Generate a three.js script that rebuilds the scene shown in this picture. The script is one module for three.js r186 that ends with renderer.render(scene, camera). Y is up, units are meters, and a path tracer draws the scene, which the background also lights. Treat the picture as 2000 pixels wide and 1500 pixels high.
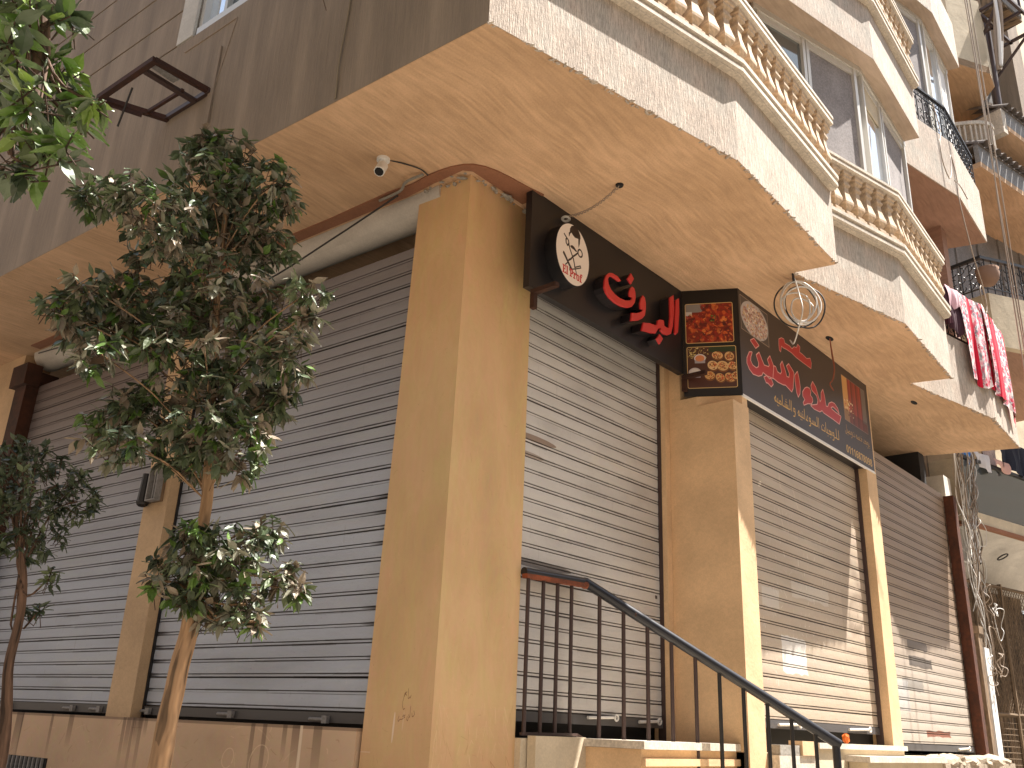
import * as THREE from 'three';
import { mergeGeometries } from 'three/addons/utils/BufferGeometryUtils.js';

// ---------------------------------------------------------------- camera, sky, sun, exposure
const scene = new THREE.Scene();
const EYE = new THREE.Vector3(-4.21, 1.6, 4.275);
const camera = new THREE.PerspectiveCamera(2 * Math.atan(750 / 1800) * 180 / Math.PI, 4 / 3, 0.05, 900);
{
  const yaw = 41.5 * Math.PI / 180, pit = 20.5 * Math.PI / 180, rol = 2.4 * Math.PI / 180;
  const fh = new THREE.Vector3(Math.cos(yaw), 0, -Math.sin(yaw)), rt = new THREE.Vector3(Math.sin(yaw), 0, Math.cos(yaw)), up = new THREE.Vector3(0, 1, 0);
  const fwd = fh.clone().multiplyScalar(Math.cos(pit)).addScaledVector(up, Math.sin(pit));
  const u2 = up.clone().multiplyScalar(Math.cos(pit)).addScaledVector(fh, -Math.sin(pit));
  camera.position.copy(EYE);
  camera.up.copy(u2.clone().multiplyScalar(Math.cos(rol)).addScaledVector(rt, -Math.sin(rol)));
  camera.lookAt(EYE.clone().add(fwd));
}
const SUN = new THREE.Vector3(1.24, 3.0, 1.0).normalize();
{ // clear, dusty desert-city sky: pale warm haze at the horizon, soft blue overhead, brighter round the sun
  const W = 512, H = 256, d = new Float32Array(W * H * 4);
  for (let j = 0; j < H; j++) for (let i = 0; i < W; i++) {
    const el = (j + 0.5) / H * Math.PI - Math.PI / 2, az = (i + 0.5) / W * 2 * Math.PI - Math.PI;
    const v = new THREE.Vector3(Math.cos(el) * Math.cos(az), Math.sin(el), Math.cos(el) * Math.sin(az)), c = Math.max(-1, Math.min(1, v.dot(SUN)));
    const t = Math.max(0, v.y), hz = Math.exp(-t * 3.2), glow = 0.9 * Math.exp((c - 1) * 14) + 0.35 * Math.exp((c - 1) * 3);
    const k = (j * W + i) * 4, lo = v.y < 0 ? 0.5 : 1;
    d[k] = lo * (0.40 + 0.52 * hz + glow * 0.95); d[k + 1] = lo * (0.53 + 0.36 * hz + glow * 0.86); d[k + 2] = lo * (0.78 + 0.02 * hz + glow * 0.72); d[k + 3] = 1;
  }
  const t = new THREE.DataTexture(d, W, H, THREE.RGBAFormat, THREE.FloatType);
  t.mapping = THREE.EquirectangularReflectionMapping; t.magFilter = t.minFilter = THREE.LinearFilter; t.wrapS = THREE.RepeatWrapping; t.needsUpdate = true;
  scene.background = t; scene.environment = t; scene.backgroundIntensity = 0.42;
}
scene.environmentIntensity = 0.42;
const sun = new THREE.DirectionalLight(0xfff8f0, 5.0);
sun.name = 'sunlight'; sun.position.copy(SUN).multiplyScalar(60); sun.castShadow = true;
sun.shadow.camera.left = -25; sun.shadow.camera.right = 25; sun.shadow.camera.top = 25; sun.shadow.camera.bottom = -25; sun.shadow.camera.far = 140; sun.shadow.mapSize.set(4096, 4096);
scene.add(sun, sun.target);
const renderer = new THREE.WebGLRenderer({ antialias: true });
renderer.toneMapping = THREE.LinearToneMapping;
renderer.toneMappingExposure = 3.1;
renderer.shadowMap.enabled = true;

// ---------------------------------------------------------------- helpers
let seedState = 1234567;
const rnd = () => { seedState = (seedState + 0x6d2b79f5) | 0; let t = Math.imul(seedState ^ (seedState >>> 15), 1 | seedState); t = (t + Math.imul(t ^ (t >>> 7), 61 | t)) ^ t; return ((t ^ (t >>> 14)) >>> 0) / 4294967296; };
const rr = (a, b) => a + (b - a) * rnd();
const V = (x, y, z) => new THREE.Vector3(x, y, z);
const taken = new Map();
function numbered(n) { const k = taken.get(n) || 0; taken.set(n, k + 1); return k ? n + '_' + String(k).padStart(3, '0') : n; }
function add(o, parent) {
  o.castShadow = true; o.receiveShadow = true;
  if (parent) parent.add(o); else { o.name = numbered(o.name); scene.add(o); }
  return o;
}
function thing(name, label, category, group) {
  const g = new THREE.Group(); g.name = name; g.userData = { label, category }; if (group) g.userData.group = group;
  add(g); return g;
}
function part(name, geo, mat, parent) { const m = new THREE.Mesh(geo, mat); m.name = name; return add(m, parent); }
function sub(name, parent) { const g = new THREE.Group(); g.name = name; parent.add(g); return g; }
function one(name, label, category, geo, mat, group) { const m = new THREE.Mesh(geo, mat); m.name = name; m.userData = { label, category }; if (group) m.userData.group = group; return add(m); }
function struct(name, geo, mat) { const m = new THREE.Mesh(geo, mat); m.name = name; m.userData = { kind: 'structure' }; return add(m); }

// flat shaded, uv in metres from position and face direction
function flat(geo, ou = 0, ov = 0) {
  let g = geo.index ? geo.toNonIndexed() : geo;
  for (const k of Object.keys(g.attributes)) if (k !== 'position') g.deleteAttribute(k);
  g.computeVertexNormals();
  const p = g.attributes.position, n = g.attributes.normal, uv = new Float32Array(p.count * 2);
  for (let i = 0; i < p.count; i++) {
    const nx = n.getX(i), ny = n.getY(i), nz = n.getZ(i), x = p.getX(i), y = p.getY(i), z = p.getZ(i);
    if (Math.abs(ny) > 0.75) { uv[2 * i] = x + ou; uv[2 * i + 1] = z + ov; }
    else { const l = Math.hypot(nx, nz) || 1; uv[2 * i] = (x * nz - z * nx) / l + ou; uv[2 * i + 1] = y + ov; }
  }
  g.setAttribute('uv', new THREE.BufferAttribute(uv, 2));
  return g;
}
// tubes and lathes keep their smooth normals
function smooth(geo) { const g = geo.index ? geo.toNonIndexed() : geo; return g; }
const merge = (list) => mergeGeometries(list.map((g) => (g.index ? g.toNonIndexed() : g)), false);
// vertical prism over plan points [x, z]
function prism(pts, y0, y1) {
  const s = new THREE.Shape(pts.map(([x, z]) => new THREE.Vector2(x, -z)));
  const g = new THREE.ExtrudeGeometry(s, { depth: y1 - y0, bevelEnabled: false });
  g.rotateX(-Math.PI / 2); g.translate(0, y0, 0);
  return flat(g);
}
function box(x0, x1, y0, y1, z0, z1) { const g = new THREE.BoxGeometry(x1 - x0, y1 - y0, z1 - z0); g.translate((x0 + x1) / 2, (y0 + y1) / 2, (z0 + z1) / 2); return flat(g); }
// a local frame along a wall: s along, y up, o outwards
function frame(origin, dir) {
  const d = V(dir[0], 0, dir[1]).normalize(), n = V(-d.z, 0, d.x);
  const f = { d, n, at: (s, y, o = 0) => V(origin[0] + d.x * s + n.x * o, y, origin[1] + d.z * s + n.z * o), p2: (s, o = 0) => [origin[0] + d.x * s + n.x * o, origin[1] + d.z * s + n.z * o] };
  f.box = (s0, s1, y0, y1, o0, o1) => prism([f.p2(s0, o0), f.p2(s1, o0), f.p2(s1, o1), f.p2(s0, o1)], y0, y1);
  return f;
}
// sweep of a closed profile [o, y] along a plan path, mitred
function sweep(path, prof, capped = true) {
  const N = path.length, pos = [], P = prof.length, off = [];
  for (let i = 0; i < N; i++) {
    const a = path[Math.max(0, i - 1)], b = path[i], c = path[Math.min(N - 1, i + 1)];
    let d1 = [b[0] - a[0], b[1] - a[1]], d2 = [c[0] - b[0], c[1] - b[1]];
    if (i === 0) d1 = d2; if (i === N - 1) d2 = d1;
    const l1 = Math.hypot(...d1), l2 = Math.hypot(...d2), n1 = [-d1[1] / l1, d1[0] / l1], n2 = [-d2[1] / l2, d2[0] / l2];
    let m = [n1[0] + n2[0], n1[1] + n2[1]]; const ml = Math.hypot(...m); m = [m[0] / ml, m[1] / ml];
    const k = 1 / Math.max(0.35, m[0] * n1[0] + m[1] * n1[1]); off.push([m[0] * k, m[1] * k]);
  }
  const at = (i, j) => [path[i][0] + off[i][0] * prof[j][0], prof[j][1], path[i][1] + off[i][1] * prof[j][0]];
  for (let i = 0; i < N - 1; i++) for (let j = 0; j < P; j++) {
    const k = (j + 1) % P, A = at(i, j), B = at(i + 1, j), C = at(i + 1, k), D = at(i, k);
    pos.push(...A, ...B, ...C, ...A, ...C, ...D);
  }
  if (capped) for (const [i, flip] of [[0, 1], [N - 1, 0]]) {
    const tri = THREE.ShapeUtils.triangulateShape(prof.map((q) => new THREE.Vector2(q[0], q[1])), []);
    for (const t of tri) for (const j of flip ? [t[0], t[2], t[1]] : t) pos.push(...at(i, j));
  }
  const g = new THREE.BufferGeometry(); g.setAttribute('position', new THREE.Float32BufferAttribute(pos, 3));
  return flat(g);
}
function tube(points, r, seg = 24, rad = 6, closed = false, tension = 0.5) {
  const c = new THREE.CatmullRomCurve3(points.map((p) => (p.isVector3 ? p : V(...p))), closed, 'catmullrom', tension);
  return smooth(new THREE.TubeGeometry(c, seg, r, rad, closed));
}
function bar(a, b, r, rad = 6) {
  const A = a.isVector3 ? a : V(...a), B = b.isVector3 ? b : V(...b), d = B.clone().sub(A), L = d.length();
  const g = new THREE.CylinderGeometry(r, r, L, rad); g.translate(0, L / 2, 0);
  g.applyQuaternion(new THREE.Quaternion().setFromUnitVectors(V(0, 1, 0), d.normalize())); g.translate(A.x, A.y, A.z);
  return smooth(g);
}
// square section bar between two points
function beam(a, b, w, h) {
  const A = a.isVector3 ? a : V(...a), B = b.isVector3 ? b : V(...b), L = A.distanceTo(B);
  const g = new THREE.BoxGeometry(w, h, L); const o = new THREE.Object3D(); o.position.copy(A).lerp(B, 0.5); o.up.set(0, 1, 0); if (Math.abs(B.y - A.y) / L > 0.95) o.up.set(1, 0, 0); o.lookAt(B); o.updateMatrix(); g.applyMatrix4(o.matrix);
  return flat(g);
}

// ---------------------------------------------------------------- textures
const hashv = (x, y, s) => { let h = Math.imul(x, 374761393) ^ Math.imul(y, 668265263) ^ Math.imul(s, 1274126177); h = Math.imul(h ^ (h >>> 13), 1274126177); return ((h ^ (h >>> 16)) >>> 0) / 4294967296; };
const sm = (t) => t * t * (3 - 2 * t);
function vn(u, v, fx, fy, s) {          // periodic value noise on the unit square
  const x = u * fx, y = v * fy, xi = Math.floor(x), yi = Math.floor(y), a = sm(x - xi), b = sm(y - yi);
  const X0 = ((xi % fx) + fx) % fx, X1 = (X0 + 1) % fx, Y0 = ((yi % fy) + fy) % fy, Y1 = (Y0 + 1) % fy;
  return (hashv(X0, Y0, s) * (1 - a) + hashv(X1, Y0, s) * a) * (1 - b) + (hashv(X0, Y1, s) * (1 - a) + hashv(X1, Y1, s) * a) * b;
}
function makeTex(size, f, srgb) {
  const d = new Uint8Array(size * size * 4);
  for (let y = 0; y < size; y++) for (let x = 0; x < size; x++) {
    const c = f(x / size, y / size), i = (y * size + x) * 4;
    if (typeof c === 'number') d[i] = d[i + 1] = d[i + 2] = Math.max(0, Math.min(255, c * 255)); else for (let k = 0; k < 3; k++) d[i + k] = Math.max(0, Math.min(255, c[k] * 255));
    d[i + 3] = 255;
  }
  const t = new THREE.DataTexture(d, size, size); t.wrapS = t.wrapT = THREE.RepeatWrapping; t.magFilter = THREE.LinearFilter; t.minFilter = THREE.LinearMipmapLinearFilter; t.generateMipmaps = true;
  if (srgb) t.colorSpace = THREE.SRGBColorSpace; t.needsUpdate = true; return t;
}
const rep = (t, a, b = a) => { const c = t.clone(); c.repeat.set(a, b); c.needsUpdate = true; return c; };
function canvasTex(w, h, draw) {
  const c = document.createElement('canvas'); c.width = w; c.height = h; const g = c.getContext('2d'); draw(g, w, h);
  const t = new THREE.CanvasTexture(c); t.colorSpace = THREE.SRGBColorSpace; return t;
}
// combed render: short vertical ribs
const combH = (u, v) => {
  const w = u + 0.012 * (vn(u, v, 6, 5, 3) - 0.5);
  const a = vn(w, v, 110, 13, 11), b = vn(w, v, 200, 40, 12), c = vn(u, v, 260, 160, 13);
  return 0.45 * Math.pow(a, 1.4) + 0.3 * b + 0.25 * c;
};
const combBump = makeTex(1024, combH);
const combMap = makeTex(1024, (u, v) => {
  const h = combH(u, v), bl = vn(u, v, 4, 3, 21) * 0.5 + vn(u, v, 11, 7, 22) * 0.3 + vn(u, v, 30, 5, 23) * 0.2;
  const k = 0.70 + 0.30 * Math.min(1, h * 1.5) + 0.16 * (bl - 0.5), pk = vn(u, v, 5, 6, 24) - 0.5;
  return [k + 0.02 * pk, k * 0.985 - 0.015 * pk, k * 0.965 - 0.03 * pk];
}, true);
const combSoft = makeTex(512, (u, v) => { const h = combH(u, v), k = 0.84 + 0.14 * h + 0.14 * (vn(u, v, 5, 3, 25) - 0.5) + 0.08 * (vn(u, v, 16, 2, 26) - 0.5); return [k, k * 0.985, k * 0.96]; }, true);
// trowelled soffit: long streaks running along u
const soffH = (u, v) => {
  const w = v + 0.05 * (vn(u, v, 3, 3, 31) - 0.5) + 0.015 * (vn(u, v, 9, 7, 32) - 0.5);
  return 0.5 * vn(u, w, 10, 90, 33) + 0.3 * vn(u, w, 24, 190, 34) + 0.2 * vn(u, v, 200, 240, 35);
};
const soffBump = makeTex(1024, soffH);
const soffMap = makeTex(1024, (u, v) => {
  const h = soffH(u, v), bl = vn(u, v, 3, 3, 41) * 0.5 + vn(u, v, 8, 6, 42) * 0.3 + vn(u, v, 20, 26, 43) * 0.2;
  const k = 0.85 + 0.15 * h + 0.20 * (bl - 0.5);
  return [k, k * (0.985 + 0.02 * (bl - 0.5)), k * (0.96 + 0.06 * (bl - 0.5))];
}, true);
const plasH = (u, v) => 0.4 * vn(u, v, 7, 6, 51) + 0.3 * vn(u, v, 20, 17, 52) + 0.2 * vn(u, v, 60, 60, 53) + 0.1 * vn(u, v, 220, 220, 54);
const plasBump = makeTex(512, plasH);
const plasMap = makeTex(512, (u, v) => {
  const bl = vn(u, v, 3, 4, 61) * 0.5 + vn(u, v, 9, 7, 62) * 0.3 + vn(u, v, 33, 41, 63) * 0.2, k = 0.88 + 0.16 * (bl - 0.5) + 0.05 * vn(u, v, 128, 128, 64);
  return [k, k * 0.99, k * 0.97];
}, true);
const rustMap = makeTex(512, (u, v) => { const a = vn(u, v, 6, 6, 71), b = vn(u, v, 30, 30, 72), c = vn(u, v, 110, 110, 73); const t = 0.5 * a + 0.3 * b + 0.2 * c; return [0.35 + 0.4 * t, 0.28 + 0.25 * t, 0.25 + 0.15 * t]; }, true);
const barkMap = makeTex(512, (u, v) => { const w = u + 0.03 * vn(u, v, 5, 9, 80), a = vn(w, v, 26, 5, 81), b = vn(w, v, 60, 22, 82), k = 0.55 + 0.35 * a + 0.15 * b - (a < 0.25 ? 0.15 : 0); return [k, k * 0.93, k * 0.86]; }, true);
const barkBump = makeTex(512, (u, v) => { const w = u + 0.03 * vn(u, v, 5, 9, 80); return 0.6 * vn(w, v, 26, 5, 81) + 0.4 * vn(w, v, 60, 22, 82); });
const grainMap = makeTex(512, (u, v) => { const k = 0.8 + 0.15 * vn(u, v, 70, 70, 91) + 0.1 * vn(u, v, 240, 240, 92) + 0.12 * (vn(u, v, 6, 6, 93) - 0.5); return [k, k, k]; }, true);

// ---------------------------------------------------------------- materials (linear base colours)
const mat = (r, g, b, o = {}) => new THREE.MeshStandardMaterial({ color: new THREE.Color().setRGB(r, g, b), roughness: 0.9, side: THREE.DoubleSide, ...o });
const M = {
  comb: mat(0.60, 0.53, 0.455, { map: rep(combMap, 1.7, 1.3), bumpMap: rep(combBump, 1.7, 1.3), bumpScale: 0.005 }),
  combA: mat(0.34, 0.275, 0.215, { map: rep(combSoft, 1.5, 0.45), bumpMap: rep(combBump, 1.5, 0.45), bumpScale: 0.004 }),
  soffit: mat(0.72, 0.49, 0.315, { map: rep(soffMap, 0.5), bumpMap: rep(soffBump, 0.5), bumpScale: 0.006 }),
  soffitPale: mat(0.62, 0.50, 0.41, { map: rep(soffMap, 0.5), bumpMap: rep(soffBump, 0.5), bumpScale: 0.003 }),
  soffit2: mat(0.46, 0.28, 0.21, { map: rep(soffMap, 0.5), bumpMap: rep(soffBump, 0.5), bumpScale: 0.004 }),
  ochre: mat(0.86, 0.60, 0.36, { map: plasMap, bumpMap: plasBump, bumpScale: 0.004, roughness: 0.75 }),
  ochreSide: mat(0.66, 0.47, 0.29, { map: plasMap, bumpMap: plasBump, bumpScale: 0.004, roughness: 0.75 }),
  cream: mat(0.72, 0.62, 0.46, { map: plasMap, bumpMap: plasBump, bumpScale: 0.004 }),
  rubble: mat(0.42, 0.34, 0.25, { map: grainMap, bumpMap: plasBump, bumpScale: 0.01 }),
  farWall: mat(0.26, 0.22, 0.18, { map: combMap }),
  stone: mat(0.68, 0.60, 0.49, { map: grainMap, roughness: 0.8 }),
  baluster: mat(0.66, 0.50, 0.34, { map: grainMap, roughness: 0.85 }),
  dark: mat(0.012, 0.011, 0.011),
  interior: mat(0.03, 0.028, 0.027),
  drum: mat(0.66, 0.62, 0.57, { map: plasMap, roughness: 0.6 }),
  brickRed: mat(0.33, 0.15, 0.085, { map: plasMap, bumpMap: plasBump, bumpScale: 0.01 }),
  crumb: mat(0.36, 0.33, 0.28, { map: grainMap, bumpMap: plasBump, bumpScale: 0.01 }),
  rust: mat(0.19, 0.12, 0.088, { map: rustMap, roughness: 0.8 }),
  rustPost: mat(0.40, 0.25, 0.18, { map: rustMap, roughness: 0.85 }),
  blackIron: mat(0.02, 0.019, 0.02, { roughness: 0.42, metalness: 0.2 }),
  rail: mat(0.012, 0.013, 0.018, { roughness: 0.33 }),
  brownIron: mat(0.055, 0.032, 0.028, { roughness: 0.5 }),
  primer: mat(0.80, 0.40, 0.24, { map: rustMap, roughness: 0.85 }),
  alu: mat(0.62, 0.60, 0.55, { roughness: 0.4, metalness: 0.25 }),
  glass: new THREE.MeshStandardMaterial({ color: new THREE.Color().setRGB(0.84, 0.88, 0.92), roughness: 0.03, metalness: 0.9, side: THREE.DoubleSide }),
  glassDim: new THREE.MeshStandardMaterial({ color: new THREE.Color().setRGB(0.22, 0.24, 0.24), roughness: 0.06, metalness: 0.7, side: THREE.DoubleSide }),
  blind: mat(0.33, 0.30, 0.29, { map: grainMap, roughness: 0.95 }),
  curtain: mat(0.78, 0.76, 0.73),
  signBlack: mat(0.012, 0.011, 0.013, { roughness: 0.38 }),
  red: mat(0.58, 0.035, 0.035, { roughness: 0.35 }),
  redSide: mat(0.02, 0.016, 0.018, { roughness: 0.4 }),
  white: mat(0.8, 0.79, 0.76, { roughness: 0.5 }),
  whitePaint: mat(0.76, 0.74, 0.70, { map: plasMap }),
  wire: mat(0.30, 0.23, 0.17, { roughness: 0.6 }),
  wireDark: mat(0.03, 0.028, 0.027, { roughness: 0.6 }),
  wireWhite: mat(0.66, 0.64, 0.60, { roughness: 0.5 }),
  timber: mat(0.30, 0.24, 0.17, { map: barkMap, bumpMap: barkBump, bumpScale: 0.004 }),
  bark: mat(0.60, 0.44, 0.29, { map: barkMap, bumpMap: barkBump, bumpScale: 0.006 }),
  barkDark: mat(0.20, 0.14, 0.11, { map: barkMap, bumpMap: barkBump, bumpScale: 0.006 }),
  ground: mat(0.30, 0.26, 0.21, { map: rep(grainMap, 0.7), roughness: 0.95 }),
  grey: mat(0.30, 0.29, 0.28, { map: grainMap }), bottomRail: mat(0.07, 0.066, 0.066, { roughness: 0.5 }),
  tile: mat(0.20, 0.17, 0.15, { map: grainMap }),
};

// ---------------------------------------------------------------- ground
{
  const g = new THREE.PlaneGeometry(700, 700); g.rotateX(-Math.PI / 2);
  struct('ground', flat(g), M.ground);
}
// the other sides of the two streets, behind and beside the viewer
{
  const fr = frame([-11, -60], [0, 1]), fs = frame([60, 14.5], [-1, 0]);
  const west = [prism([[-11, -60], [-11, 80], [-25, 80], [-25, -60]], 0, 15)], south = [prism([[60, 14.5], [-6, 14.5], [-6, 30], [60, 30]], 0, 13)], wins = [];
  for (let s = 2; s < 136; s += 3.4) for (let y = 1.2; y < 13; y += 3.2) { west.push(fr.box(s - 0.1, s + 1.5, y + 1.75, y + 1.9, -0.12, 0)); wins.push(fr.box(s, s + 1.4, y, y + 1.7, -0.03, -0.005)); }
  for (let s = 2; s < 64; s += 3.4) for (let y = 1.2; y < 11; y += 3.2) { south.push(fs.box(s - 0.1, s + 1.5, y + 1.75, y + 1.9, -0.12, 0)); wins.push(fs.box(s, s + 1.4, y, y + 1.7, -0.03, -0.005)); }
  struct('buildings_across_side_street', merge(west), M.farWall); struct('buildings_across_street', merge(south), M.comb);
}
// ---------------------------------------------------------------- the corner building
const SOF = 5.545, DA = [-0.0549, -0.9985];
const K = [[-1.07, 1.19], [1.12, 1.68], [3.04, 1.62], [2.97, 1.25], [4.64, 1.66], [6.42, 1.57], [6.32, 1.14], [8.15, 1.55], [9.68, 1.49]];
const FB = frame([0, 0], [1, 0]);                         // street side, s = x
const LA = 9;                                              // side street: s runs from the far end to the corner
const FA = frame([DA[0] * LA, DA[1] * LA], [-DA[0], -DA[1]]);
const uA = (u) => LA - u;                                  // distance from the corner -> s on FA
const DU = [-0.0621, -0.9981];
const FU = frame([K[0][0] + DU[0] * 10, K[0][1] + DU[1] * 10], [-DU[0], -DU[1]]);
const uU = (u) => 10 - u;
const abox = (u0, u1, y0, y1, d0, d1) => FA.box(uA(u1), uA(u0), y0, y1, d0, d1);
const ubox = (u0, u1, y0, y1, d0, d1) => FU.box(uU(u1), uU(u0), y0, y1, d0, d1);

const house = thing('apartment_building', 'tan corner apartment building with roller shutters below and balustraded balconies above', 'building');

// soffits: one slab per floor, in plan from the side street round the bays to the neighbour
const planOuter = (inset = 0) => [...K.map(([x, z]) => [x, z - inset]), [9.35, 0.27], [9.35, -6], [-0.9, -6], [-1.70, -9]];
const slabPlan = [...K, [9.35, 0.27], [9.35, -8.8], [K[0][0] + DU[0] * 10, K[0][1] + DU[1] * 10]];
const insetPlan = (d) => {        // slab pulled in behind the parapets so that faces do not coincide
  const q = [[-1.07 + d, 1.19 - d], [1.12, 1.68 - d], [3.04 - d, 1.62 - d], [2.97 - d, 1.25 - d], [4.64, 1.66 - d], [6.42 - d, 1.57 - d], [6.32 - d, 1.14 - d], [8.15, 1.55 - d], [9.68 - d, 1.49 - d], [9.35 - d, 0.27], [9.35 - d, -8.8], [K[0][0] + DU[0] * 10 + d, K[0][1] + DU[1] * 10]];
  return q;
};
part('soffit', prism(insetPlan(0.003), SOF - 0.004, SOF + 0.16), M.soffit, house);
part('soffit', prism(insetPlan(0.003), 8.8 - 0.004, 8.98), M.soffitPale, house);
part('soffit', prism(insetPlan(0.003), 12.05 - 0.004, 12.2), M.soffitPale, house);

// ground floor on the side street
part('base_wall', abox(0.62, 9, 0, 1.565, -0.3, 0.015), null, house);
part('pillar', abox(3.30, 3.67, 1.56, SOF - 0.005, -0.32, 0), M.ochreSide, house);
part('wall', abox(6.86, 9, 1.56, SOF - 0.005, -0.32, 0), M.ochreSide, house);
part('inner_wall', abox(0.3, 9, 1.0, SOF - 0.005, -1.1, -0.95), M.dark, house);
part('corner_column', prism([[0, 0], [0.8, 0], [0.8, -0.62], [-0.034, -0.62]], 0, SOF - 0.005), null, house);
// walls behind the shutters of the street side
part('inner_wall', box(0.8, 9.3, 0.9, SOF - 0.005, -0.75, -0.6), M.interior, house);
part('lintel', box(0.8, 2.76, 4.95, SOF - 0.005, -0.58, -0.06), M.ochre, house);
part('pillar', prism([[2.76, -0.1], [2.76, 0.70], [3.05, 0.70], [3.05, -0.1]], 1.0, 4.385), M.ochre, house);
part('pillar_head', prism([[2.761, -0.099], [2.761, 0.34], [2.955, 0.69], [3.049, 0.69], [3.049, -0.099]], 4.386, 4.4785), M.ochre, house);
part('pillar_head', prism([[2.762, -0.098], [2.762, 0.17], [3.048, 0.27], [3.048, -0.098]], 4.4795, SOF - 0.005), M.ochre, house);
part('pilaster', box(2.68, 2.757, 1.56, SOF, -0.1, 0.055), M.ochre, house);
part('pillar', prism([[5.855, 0.45], [5.855, 0.70], [6.14, 0.70], [6.14, 0.45]], 1.3, SOF - 0.005), M.ochre, house);
part('lintel', box(3.05, 5.855, 4.75, SOF - 0.005, 0.1, 0.5), M.interior, house);
part('wall', box(9.1, 9.32, 0, SOF - 0.005, -0.4, 0.3), M.interior, house);
// plinth under the street shops
part('plinth', box(0.8, 2.76, 0, 1.545, -0.6, 0.05), M.cream, house);
part('plinth', box(2.76, 9.3, 0, 1.50, -0.6, 0.68), M.cream, house);

// face textures of the corner column and the base wall
{
  const sp = (g, w, h, n, c, a, l0, l1, lw) => { for (let i = 0; i < n; i++) { const x = rnd() * w, y = rnd() * h, l = rr(l0, l1), an = rnd() * 6.28; g.strokeStyle = c; g.globalAlpha = a * rr(0.4, 1); g.lineWidth = lw * rr(0.5, 1.4); g.beginPath(); g.moveTo(x, y); g.quadraticCurveTo(x + l * 0.5 * Math.cos(an) + rr(-6, 6), y + l * 0.5 * Math.sin(an) + rr(-6, 6), x + l * Math.cos(an), y + l * Math.sin(an)); g.stroke(); } g.globalAlpha = 1; };
  // the column unrolled: u from 0 (left face start) to 1; 1024 px = 1.6 m, 2048 px = 5.6 m
  const column = canvasTex(1024, 2048, (g, w, h) => {
    g.fillStyle = '#dcb98c'; g.fillRect(0, 0, w, h);
    for (let i = 0; i < 900; i++) { const r = rr(20, 150); const gr = g.createRadialGradient(0, 0, 0, 0, 0, r); const c = rnd() < 0.5 ? '120,80,40' : '255,225,170'; gr.addColorStop(0, `rgba(${c},${rr(0.01, 0.045)})`); gr.addColorStop(1, `rgba(${c},0)`); g.save(); g.translate(rnd() * w, rnd() * h); g.scale(1, rr(0.6, 2.4)); g.fillStyle = gr; g.fillRect(-r, -r, 2 * r, 2 * r); g.restore(); }
    sp(g, w, h * 0.9, 130, '#8a6236', 0.28, 4, 40, 1.2);
    sp(g, w, h * 0.9, 60, '#f3d9a8', 0.4, 4, 30, 1.4);
    for (let i = 0; i < 900; i++) { g.globalAlpha = rr(0.08, 0.4); g.fillStyle = rnd() < 0.6 ? '#7a5630' : '#f7e2b8'; const s = rr(0.6, 2); g.fillRect(rnd() * w, rnd() * h, s, s * rr(0.6, 2)); }
    g.globalAlpha = 1;
    const py = (m) => h * (1 - m / 5.6), px = (m) => m / 1.6 * w;
    // scratches near the foot
    g.save(); g.beginPath(); g.rect(px(0.62), py(1.75), px(0.85), py(1.1) - py(1.75)); g.clip();
    for (let i = 0; i < 60; i++) { g.strokeStyle = rnd() < 0.8 ? '#f2d8b0' : '#a67a48'; g.globalAlpha = rr(0.2, 0.7); g.lineWidth = rr(0.8, 2); const x = px(rr(0.66, 1.4)), y = py(rr(1.2, 1.68)); g.beginPath(); g.moveTo(x, y); g.lineTo(x + rr(-16, 16), y - rr(10, 46)); if (rnd() < 0.6) g.lineTo(x + rr(-34, 34), y + rr(-10, 10)); g.stroke(); }
    g.restore(); g.globalAlpha = 1;
    // hand-written lines and a white scrape on the left face
    g.strokeStyle = '#6b3f22'; g.lineWidth = 1.6; g.globalAlpha = 0.8; g.lineCap = 'round';
    const wr = (ox, oy, s, L) => { for (const l of L) { g.beginPath(); l.forEach(([x, y], i) => (i ? g.lineTo(ox + x * s, oy + y * s) : g.moveTo(ox + x * s, oy + y * s))); g.stroke(); } };
    wr(px(0.27), py(1.93), 0.24, [[[430, 240], [415, 265], [400, 255], [385, 270], [365, 265], [360, 180]], [[330, 210], [305, 215], [320, 240], [285, 220], [265, 265], [250, 300], [252, 340], [275, 370], [310, 360]], [[300, 215], [280, 250]]]);
    wr(px(0.27), py(1.93), 0.24, [[[520, 380], [540, 410], [515, 430], [490, 430], [480, 400]], [[440, 340], [440, 430], [425, 440], [410, 415]], [[410, 440], [395, 470], [370, 460], [380, 430]], [[330, 420], [290, 430], [320, 440], [260, 460], [215, 460], [180, 480], [170, 460], [190, 430]], [[270, 435], [300, 415]]]);
    g.globalAlpha = 0.75; g.fillStyle = '#efe3cf'; g.beginPath(); g.ellipse(px(0.30), py(1.58), 5, 34, 0.08, 0, 7); g.fill(); g.globalAlpha = 0.35; g.beginPath(); g.ellipse(px(0.38), py(1.62), 3, 22, 0.1, 0, 7); g.fill(); g.fillRect(px(0.02), py(1.43), 60, 3);
    g.globalAlpha = 1;
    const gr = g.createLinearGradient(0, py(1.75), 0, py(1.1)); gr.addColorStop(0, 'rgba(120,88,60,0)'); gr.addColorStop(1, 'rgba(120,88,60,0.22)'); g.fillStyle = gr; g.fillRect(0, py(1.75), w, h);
  });
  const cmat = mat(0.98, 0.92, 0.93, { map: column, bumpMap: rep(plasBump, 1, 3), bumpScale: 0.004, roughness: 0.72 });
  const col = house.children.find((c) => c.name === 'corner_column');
  col.material = cmat;
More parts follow.
